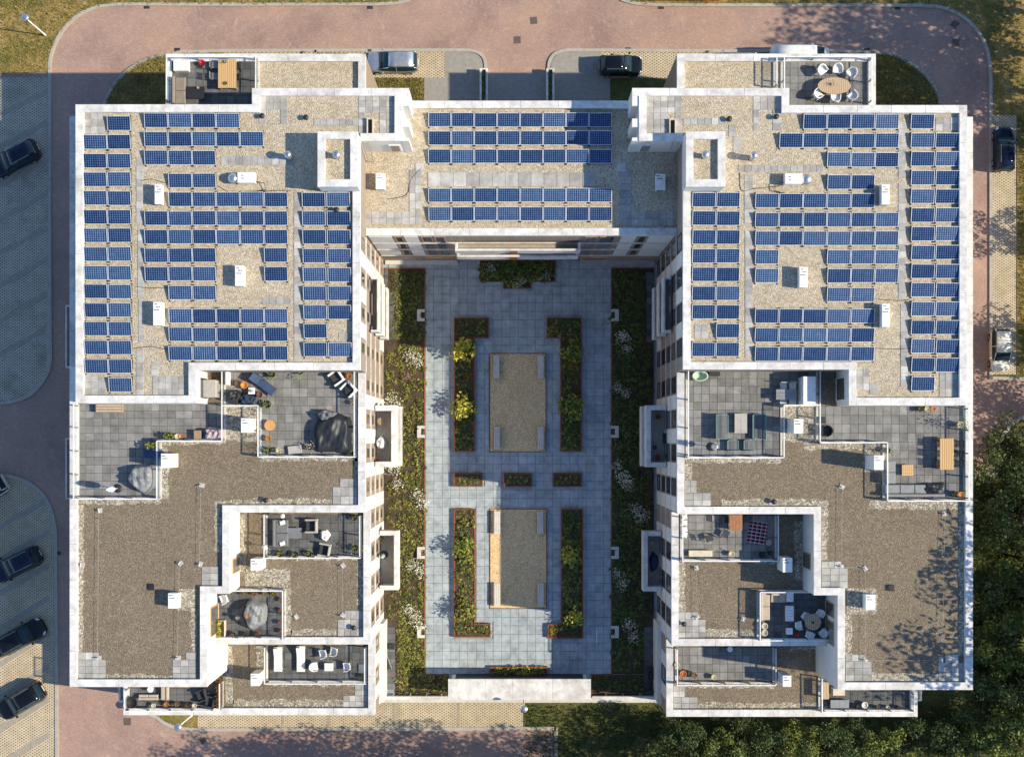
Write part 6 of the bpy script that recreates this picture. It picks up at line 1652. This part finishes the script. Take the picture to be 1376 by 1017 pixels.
pot(1290.5, 570.5, 'H', .24, 'cream_pot', 'leaf_light', 'tall plant in a pale pot at the right parapet', .5, 2.4, .5, 150)
pot(1291.5, 665, 'H', .24, 'orange_pot', 'leaf_light', 'orange pot in the lower right terrace corner', .2, 1.2); pot(1283, 663, 'H', .2, 'black_pot', 'leaf_light', 'dark pot left of the orange pot', .28)
pot(1192.5, 605, 'H', .22, 'black_pot', 'leaf_light', 'green spreading plant behind the tall white shaft', .42)
for i, px in enumerate((1237, 1246, 1254)): pot(px, 549.5, 'H', .2, ['brown_pot', 'cream_pot', 'terracotta'][i], ['leaf_dark', 'leaf_yellow', 'leaf_pale'][i], '%s pot against the upper parapet of the right outer terrace' % ['left dark', 'middle yellow', 'right pale'][i], .3)
chair(1107.5, 579, 'H', R(180), 'dark_cover', 'black round woven lounge chair at the left railing', None, 'shell', 1.35)
boxy('storage_box', (1098.5, 560, 1109, 568.5), 'H', .12, 'charcoal_cloth', 'flat black mat box above the woven lounge chair', 'storage box')
pot(1100.5, 594, 'H', .14, 'brown_pot', None, 'small brown pot at the railing corner by the woven chair')
# --- terrace with tartan rug
table((980, 691.5, 997.5, 712.5), 'I', .74, 'wood_red', 'red-brown wooden table beside the tartan rug', 4, 'dark_metal')
for px, py, a, lab in [(974.5, 698, 0, 'dark chair on the left of the red-brown table'), (1004, 698, math.pi, 'dark chair on the right of the red-brown table'), (974.5, 716, R(60), 'dark purple chair below the red-brown table'), (952.5, 722, R(20), 'dark folded deck chair on the tartan rug terrace')]:
    chair(px, py, 'I', a, 'dark_metal' if 'purple' not in lab else 'navy_cloth', lab, 'dark chairs on the tartan rug terrace', 'slat')
cx, cy, w, d = rectT((1005, 700, 1031, 731), 'I')
tag(MB().cbox(-.72, -.88, 0, .72, .88, .015, .004).build('rug', M['tartan'], None, loc=(cx, cy, TF['I'] + .004), rz=R(-9)), 'red, white and navy tartan rug on the terrace tiles', 'rug')
for i, py in enumerate((694, 702, 711, 718)): tag(MB().cbox(-.24, -.2, 0, .24, .2, .3, .09).build('cushion', M['white_cloth'], None, loc=(*W(919, py, TF['I'] + .2), TF['I']), rz=rng.uniform(-.4, .4)), 'white cushion by the left rail, %s from the top' % ORD[i], 'cushion', 'white cushions by the rail')
boxy('garden_bench', (926, 739.5, 957, 747.5), 'I', .42, 'cream_pot', 'cream bench at the lower railing of the tartan rug terrace', 'bench')
pot(983, 744, 'I', .2, 'cream_pot', 'leaf_yellow', 'yellow flowering pot right of the cream bench', .28); pot(1033, 729, 'I', .2, 'cream_pot', 'leaf_dark', 'pale-rimmed pot beside the tartan rug', .18); pot(1024, 745, 'I', .22, 'black_pot', 'leaf_dark', 'black pot below the tartan rug', .2); pot(1035, 743, 'I', .18, 'black_pot', 'leaf_mid', 'green plant in the lower right corner of the tartan rug terrace', .26)
# --- terrace with round table
sofa((1020.5, 796, 1034.5, 833), 'J', 'W', 'beige_cloth', 'beige sofa along the left rail of the round table terrace', 2); sofa((1035.5, 796, 1056, 809), 'J', 'N', 'beige_cloth', 'beige sofa along the upper rail of the round table terrace', 2)
boxy('side_table', (1057, 795, 1066, 808), 'J', .42, 'white_plastic', 'white side table at the end of the beige sofa', 'side table'); boxy('coffee_table', (1056, 814, 1066.5, 834), 'J', .36, 'white_plastic', 'long white coffee table in front of the beige sofa', 'coffee table', slats=5)
round_table(1092.5, 835.5, 'J', .62, .74, 'wood_pale', 'round wooden table with five white chairs')
for px, py, w in [(1080.5, 826.5, 'upper left'), (1100.5, 822.5, 'upper right'), (1071.5, 839, 'far left'), (1086, 851.5, 'lower left'), (1104, 849, 'lower right')]: chair(px, py, 'J', rad((px, py), (1092.5, 835.5)), 'white_plastic', '%s white chair at the round wooden table' % w, 'white chairs at the round table', 'shell', 1.0)
pot(1092.5, 836, 'J', .08, 'black_pot', 'leaf_dark', 'small dark pot on the round wooden table', .1, z=TF['J'] + .74, ph=.12)
pot(1027.5, 841, 'J', .24, 'cream_pot', 'leaf_mid', 'upper of two cream pots by the left rail', .2); pot(1027.5, 850, 'J', .24, 'cream_pot', 'leaf_mid', 'lower of two cream pots by the left rail', .2)
boxy('stool', (1057, 844, 1065, 852), 'J', .4, 'white_plastic', 'small white stool left of the round table', 'stool'); pot(1072, 853, 'J', .14, 'red_plastic', 'leaf_red', 'small red plant near the lower rail of the round table terrace', .16)
# --- bottom right terraces
for px, py, r, pm, lm, lab in [(909.5, 893, .2, 'cream_pot', 'leaf_dark', 'cream pot at the left rail of the bottom right terrace'), (918, 905, .26, 'terracotta', 'leaf_red', 'terracotta pot with red plant, bottom right terrace'), (933, 907.5, .22, 'brown_pot', 'leaf_pale', 'brown pot with dry plant, bottom right terrace'), (927, 904, .18, 'black_pot', 'leaf_bed', 'black pot between two others, bottom right terrace'), (959, 909.5, .2, 'cream_pot', 'leaf_yellow', 'cream pot with yellow plant alone at the rail')]:
    pot(px, py, 'K', r, pm, lm, lab, r * .95, .7)
round_table(981, 872, 'K', .22, .5, 'white_plastic', 'small round white table in the shade of the upper wall')
table((1103, 916, 1114, 939), 'L', .8, 'wood_pale', 'narrow wooden side table on the bottom right corner terrace', 3, 'dark_metal'); boxy('storage_cabinet', (1119.5, 925, 1135, 934), 'L', .8, 'cream_pot', 'cream cabinet against the wall of the bottom right corner terrace', 'cabinet')
table((1116, 940, 1141, 951), 'L', .4, 'grey_metal', 'low grey table by the bottom parapet', 2, 'dark_metal')
pot(1162, 947, 'L', .24, 'white_plastic', 'leaf_pink', 'white tub with pink plant by the bottom parapet', .22, .8); pot(1154, 949, 'L', .2, 'black_pot', 'leaf_dark', 'black pot beside the white tub', .2)
for i, px in enumerate((1180, 1193, 1208)): pot(px, 950, 'L', .13, ['brown_pot', 'cream_pot', 'black_pot'][i], 'leaf_bed', '%s small pot along the bottom parapet rail' % ['left', 'middle', 'right'][i], .16)
# --- courtyard balconies: a few things seen inside them
def at(px, py, z): return W(px, py, z)
TF['BL'] = TF['BR'] = 6.56; TF['B2L'] = TF['B2R'] = 3.36
round_table(512, 566, 'BL', .3, .45, 'rattan', 'small brown table on the left courtyard balcony'); cover((505, 586, 518, 604), 'BL', .7, 'white_cloth', 'white cloth over a clothes horse on the left courtyard balcony', 51, True, 'cloth', 'crumpled_cloth')
pot(505, 617, 'BL', .15, 'brown_pot', 'leaf_rust', 'small brown plant in the balcony corner', .2)
for px, py, lm, lab in [(884, 560, 'leaf_rust', 'upper reddish plant on the shaded right balcony'), (884, 614, 'leaf_red', 'lower red plant on the shaded right balcony'), (897, 612, 'leaf_dark', 'dark plant in the shaded right balcony corner')]: pot(px, py, 'BR', .18, 'brown_pot', lm, lab, .3)
round_table(880, 601, 'BR', .18, .45, 'dark_metal', 'small round black table on the shaded right balcony'); chair(896, 589, 'BR', R(180), 'navy_cloth', 'dark chair on the shaded right balcony', None, 'arm', .9)
parasol(516, 745, 'B2L', 2.2, 'mint_plastic', 'folded pale green parasol on the lower left balcony'); pot(512, 724, 'B2L', .2, 'black_pot', 'leaf_light', 'green plant at the top of the lower left balcony', .32); pot(508, 783, 'B2L', .18, 'brown_pot', 'leaf_yellow', 'yellow plant at the foot of the lower left balcony', .26)
cover((873, 742, 885, 768), 'B2R', .6, 'navy_cloth', 'dark blue cloth over seats on the lower right balcony', 52, True); pot(877, 730, 'B2R', .16, 'cream_pot', 'leaf_bed', 'green plant at the top of the lower right balcony', .24); pot(889, 775, 'B2R', .14, 'cream_pot', 'leaf_yellow', 'yellow plant on the lower right balcony', .18)
TF['PL'] = .1; TF['PR'] = .1
boxy('storage_box', (522, 865, 530, 872), 'PL', .3, 'dark_metal', 'small black box on the ground-floor patio at lower left', 'storage box'); lounger(518, 888, 'PL', R(-70), 1.4, 'charcoal_cloth', 'black deck chair on the ground-floor patio at lower left', 'white_metal')
sofa((868, 895, 880, 912), 'PR', 'W', 'charcoal_cloth', 'dark sofa on the shaded ground-floor patio', 2); sofa((866, 918, 884, 930), 'PR', 'S', 'charcoal_cloth', 'dark sofa at the foot of the shaded patio', 2)

# ================================================================== VEHICLES
def car(px, py, ang, L, Wd, Ht, paint, lab, style='hatch', z=0.05):
    """car with its nose towards ang (0 = picture right); px, py is the photo centre at roof height"""
    x, y = W(px, py, z + Ht * .75)
    e = empty('parked_van' if style == 'van' else 'parked_car', (x, y, z), ang, lab, 'van' if style == 'van' else 'car', 'parked vehicles')
    pm = M[paint]
    hw = Wd / 2
    st = {'hatch': [(-.5, .62, .62), (-.49, .78, .82), (-.465, .88, .90), (-.42, .95, .93), (-.33, .99, .95), (-.15, 1, .95), (.05, 1, .94), (.2, .99, .92), (.30, .98, .88), (.38, .95, .82), (.44, .87, .75), (.48, .74, .67), (.495, .6, .58), (.5, .45, .52)],
          'van': [(-.5, .88, 1.0), (-.49, .95, 1.05), (-.4, 1, 1.08), (-.2, 1, 1.08), (.1, 1, 1.08), (.25, .99, 1.06), (.34, .97, 1.0), (.42, .93, .92), (.475, .84, .82), (.5, .66, .62)]}[style]
    def loft(sts, ring):
        vs_ = []; fs_ = []; n = None
        for s in sts:
            half = ring(*s)
            full = half + [(-yy, zz_) for yy, zz_ in half[::-1][1:-1]]
            n = len(full)
            vs_ += [(s[0] * L, yy, zz_) for yy, zz_ in full]
        for i in range(len(sts) - 1):
            for j in range(n): q = (j + 1) % n; fs_.append((i * n + j, i * n + q, (i + 1) * n + q, (i + 1) * n + j))
        fs_.append(tuple(range(n))[::-1]); fs_.append(tuple(range((len(sts) - 1) * n, len(sts) * n)))
        return MB().add(vs_, fs_)
    bz = .94 if style == 'hatch' else 1.08
    zs = Ht * (.62 if style == 'hatch' else .58)
    ringb = lambda xx, w, h_: [(0, .2), (hw * w * .86, .2), (hw * w * .97, .34), (hw * w, .5), (hw * w * .985, zs * h_ / bz * .84), (hw * w * .93, zs * h_ / bz * .97), (hw * w * .7, zs * h_ / bz + .015), (0, zs * h_ / bz + .035)]
    body = loft(st, ringb).build('body', pm, e, True)
    sb = body.modifiers.new('smooth', 'SUBSURF'); sb.levels = 1; sb.render_levels = 1
    if style == 'hatch': gs_ = [(-.488, .66, .03), (-.462, .76, .55), (-.42, .82, .90), (-.28, .85, 1.0), (-.06, .86, 1.0), (.07, .84, .94), (.16, .82, .55), (.25, .78, .02)]
    else: gs_ = [(-.492, .9, .85), (-.48, .92, .98), (-.2, .93, 1.0), (.12, .93, 1.0), (.22, .9, .93), (.30, .87, .5), (.37, .82, .02)]
    rg = lambda xx, w, h_: [(0, zs - .06), (hw * (w + .09), zs - .06), (hw * (w + .085), zs + .01), (hw * (w - .10 * h_), zs + (Ht - zs) * h_ * .86 + .02), (hw * (w - .2 * h_), zs + (Ht - zs) * h_ * .97 + .02), (0, zs + (Ht - zs) * h_ + .02)]
    loft(gs_, rg).build('greenhouse', M['car_glass'] if style == 'hatch' else pm, e, True)
    # roof skin over the glass
    rs_ = [s for s in gs_ if s[2] > .85]
    rr = lambda xx, w, h_: [(0, zs + (Ht - zs) * h_ * .9), (hw * (w - .12 * h_), zs + (Ht - zs) * h_ * .86), (hw * (w - .11 * h_) + .012, zs + (Ht - zs) * h_ * .88), (hw * (w - .2 * h_), zs + (Ht - zs) * h_ * .985 + .03), (0, zs + (Ht - zs) * h_ + .04)]
    loft(rs_, rr).build('roof', pm, e, True)
    if style == 'hatch':
        for sy in (-1, 1):       # pillars and roof bars
            a = [s for s in gs_]
            P_ = lambda s, f_: (s[0] * L, sy * hw * (s[1] - .10 * s[2] * f_ + .015), zs + (Ht - zs) * s[2] * .86 * f_ + .03)
            MB().tube([P_(gs_[5], 1), P_(gs_[6], 1), P_(gs_[7], 1)], .035, 6).build('front_pillar', pm, e, True)
            MB().tube([P_(gs_[2], 1), P_(gs_[1], 1), P_(gs_[0], 1)], .05, 6).build('rear_pillar', pm, e, True)
            xm = -.08 * L
            MB().tube([(xm, sy * hw * .955, zs - .02), (xm, sy * hw * .775, zs + (Ht - zs) * .9)], .035, 6).build('door_pillar', pm, e)
            MB().tube([(-.34 * L, sy * hw * .66, Ht + .03), (.06 * L, sy * hw * .66, Ht + .03)], .018, 6).build('roof_bar', M['silver_metal'], e)
    else:
        for sy in (-1, 1): MB().box(.22 * L, sy * hw * .93 - .01, zs + .05, .34 * L, sy * hw * .93 + .01, zs + (Ht - zs) * .5).build('side_window', M['car_glass'], e)
        ws = MB().add([(.225 * L, -hw * .72, Ht * .965), (.225 * L, hw * .72, Ht * .965), (.375 * L, hw * .8, zs + .08), (.375 * L, -hw * .8, zs + .08)], [(0, 3, 2, 1)])
        for v in range(4): ws.v[v] = (ws.v[v][0] + .04, ws.v[v][1], ws.v[v][2] + .03)
        ws.build('windscreen', M['car_glass'], e)
    for sx_ in (-.30, .31):
        for sy in (-1, 1):
            wl_ = MB(); cyc = sy * (hw - .12)
            wv_ = []; n = 18; wr_ = .32
            for yy, r_ in ((-.11, wr_ * .8), (-.1, wr_), (.1, wr_), (.11, wr_ * .8)): wv_ += [(sx_ * L + math.cos(6.2832 * j / n) * r_, cyc + yy, wr_ + math.sin(6.2832 * j / n) * r_) for j in range(n)]
            wf = [(i * n + j, i * n + (j + 1) % n, (i + 1) * n + (j + 1) % n, (i + 1) * n + j) for i in range(3) for j in range(n)] + [tuple(range(n)), tuple(range(3 * n, 4 * n))[::-1]]
            ty = wl_.add(wv_, wf).build('wheel', M['black_rubber'], e, True)
            rim = MB(); rv = [(sx_ * L + math.cos(6.2832 * j / n) * wr_ * .62, cyc + sy * .115, wr_ + math.sin(6.2832 * j / n) * wr_ * .62) for j in range(n)]
            rim.add(rv, [tuple(range(n))]).build('rim', M['silver_metal'], ty)
    fz = zs * .74
    for sy in (-1, 1):
        MB().add([(.405 * L, sy * hw * .90, fz + .16), (.455 * L, sy * hw * .84, fz + .10), (.49 * L, sy * hw * .6, fz + .03), (.45 * L, sy * hw * .6, fz + .17)], [(0, 1, 2, 3) if sy < 0 else (3, 2, 1, 0)]).build('headlight', M['lamp_clear'], e)
        MB().cbox(-.488 * L, sy * hw * .76 - .07, zs * .70, -.463 * L, sy * hw * .76 + .07, zs * .93, .02).build('tail_light', M['lamp_red'], e)
        MB().cbox(.165 * L, sy * (hw + .09) - .09, zs + .0, .205 * L, sy * (hw + .09) + .09, zs + .14, .03).build('wing_mirror', pm, e)
    MB().box(-.512 * L, -.26, .55, -.497 * L, .26, .66).build('number_plate', M['cream_pot'], e)
    return e
A30 = math.atan2(.52, 1)
car(16, 212, math.pi + R(27), 4.4, 1.8, 1.55, 'paint_navy', 'dark navy car alone in the upper left parking bays')
car(19, 759, math.pi + R(26), 4.4, 1.8, 1.48, 'paint_navy', 'dark navy car in shade, upper of three at lower left')
car(24, 857, R(28), 4.5, 1.8, 1.46, 'paint_black', 'black car half in sun, middle of three at lower left')
car(25, 943, math.pi + R(30), 4.2, 1.8, 1.5, 'paint_black', 'black sunlit car, lowest of three at lower left')
car(-25, 663, math.pi + R(30), 4.1, 1.75, 1.5, 'paint_white', 'white car cut off by the left edge')
car(527, 81.5, math.pi, 4.25, 1.8, 1.5, 'paint_silver', 'silver hatchback parked in front of the left wing')
car(835, 86, 0, 3.6, 1.68, 1.52, 'paint_black', 'small black car parked in front of the right wing')
car(436, 84, math.pi, 4.2, 1.75, 1.5, 'paint_navy', 'dark car almost hidden behind the left terrace parapet')
car(1352, 199, math.pi / 2, 3.75, 1.7, 1.48, 'paint_navy', 'dark blue car in the right-hand lattice bays')
car(1347, 470, -math.pi / 2, 3.6, 1.66, 1.5, 'paint_cream', 'white hatchback in the right-hand lattice bays')
car(1078, 75.5, 0, 5.0, 1.95, 2.1, 'paint_white', 'white van behind the top right terrace parapet', 'van')
car(985, 83, math.pi, 4.2, 1.75, 1.5, 'paint_silver', 'grey car almost hidden behind the right head roof')

# ================================================================== STREET LAMPS, DRIVE WALLS
def lamp(px, py, lab, h=4.6):
    x, y = W(px, py)
    e = empty('street_lamp', (x, y, 0), 0, lab, 'street lamp', 'street lamps')
    MB().lathe([(.09, 0), (.09, .5), (.055, .55), (.045, h - .3)], 0, 0, 10).build('pole', M['white_metal'], e, True)
    MB().lathe([(.06, h - .32), (.2, h - .22), (.30, h - .1), (.31, h), (.22, h + .06), (.05, h + .1)], 0, 0, 18).build('lamp_head', M['silver_metal'], e, True)
    MB().lathe([(.1, 0), (.16, .01), (.16, .05), (.1, .06)], 0, 0, 10).build('base_collar', M['grey_metal'], e)
lamp(62, 48.5, 'slim street lamp on the top left lawn'); lamp(258.5, 960, 'slim street lamp below the bottom left corner terrace'); lamp(703.5, 937.5, 'slim street lamp standing close under the white canopy', 4.4)
for px, lab in ((650, 'planted white wall left of the garage drive'), (739.5, 'planted white wall right of the garage drive')):
    x0, y0, x1, y1 = WR((px - 5.5, 92, px + 5.5, 140), .9)
    e = empty('planted_wall', ((x0 + x1) / 2, (y0 + y1) / 2, 0), 0, lab, 'garden wall', 'planted walls at the garage drive'); w, d = (x1 - x0) / 2, (y1 - y0) / 2
    for q in (-1, 1): MB().cbox(q * (w - .09) - .09, -d, 0, q * (w - .09) + .09, d, .9, .012).build('side_wall', M['capping'], e)
    MB().box(-w + .18, -d + .1, 0, w - .18, d, .7).build('soil', M['soil'], e)
    MB().box(-w + .18, d - .1, 0, w - .18, d, .9).build('end_wall', M['capping'], e)
    mb = MB()
    for i in range(9): leaves(mb, 45, 0, -d + .3 + i * (2 * d - .5) / 9, .85, .2, .25, .22, .14, seed=700 + i)
    mb.build('hedge', M['leaf_mid'], e)
# garden gate rail and sitting frame in the courtyard
e = empty('white_rack', (*W(805, 853, .4), .08), 0, 'thin white metal rack standing on the shaded courtyard paving', 'rack')
MB().tube([(-.2, .6, 0), (-.2, .6, .45), (-.2, -.6, .45), (-.2, -.6, 0)], .03, 6).build('hoop', M['white_metal'], e); MB().tube([(-.2, .6, .03), (.25, .6, .03)], .025, 6).build('upper_foot', M['white_metal'], e); MB().tube([(-.2, -.6, .03), (.25, -.6, .03)], .025, 6).build('lower_foot', M['white_metal'], e)
# shelter roof edge seen at the top
x, y = W(905, -14, .8)
e = empty('red_bin_store', (x, y, .1), 0, 'dark container with red edge at the top of the picture', 'container')
MB().cbox(-2.6, -.7, 0, 2.6, .7, 1.2, .03).build('container_body', M['drain_iron'], e); MB().cbox(2.62, -.7, 0, 3.9, .7, 1.15, .03).build('red_end', M['red_plastic'], e)
for q in (-1.3, 0, 1.3): MB().cbox(q - .55, -.6, 1.2, q + .55, .6, 1.26, .02).build('lid', M['dark_metal'], e)
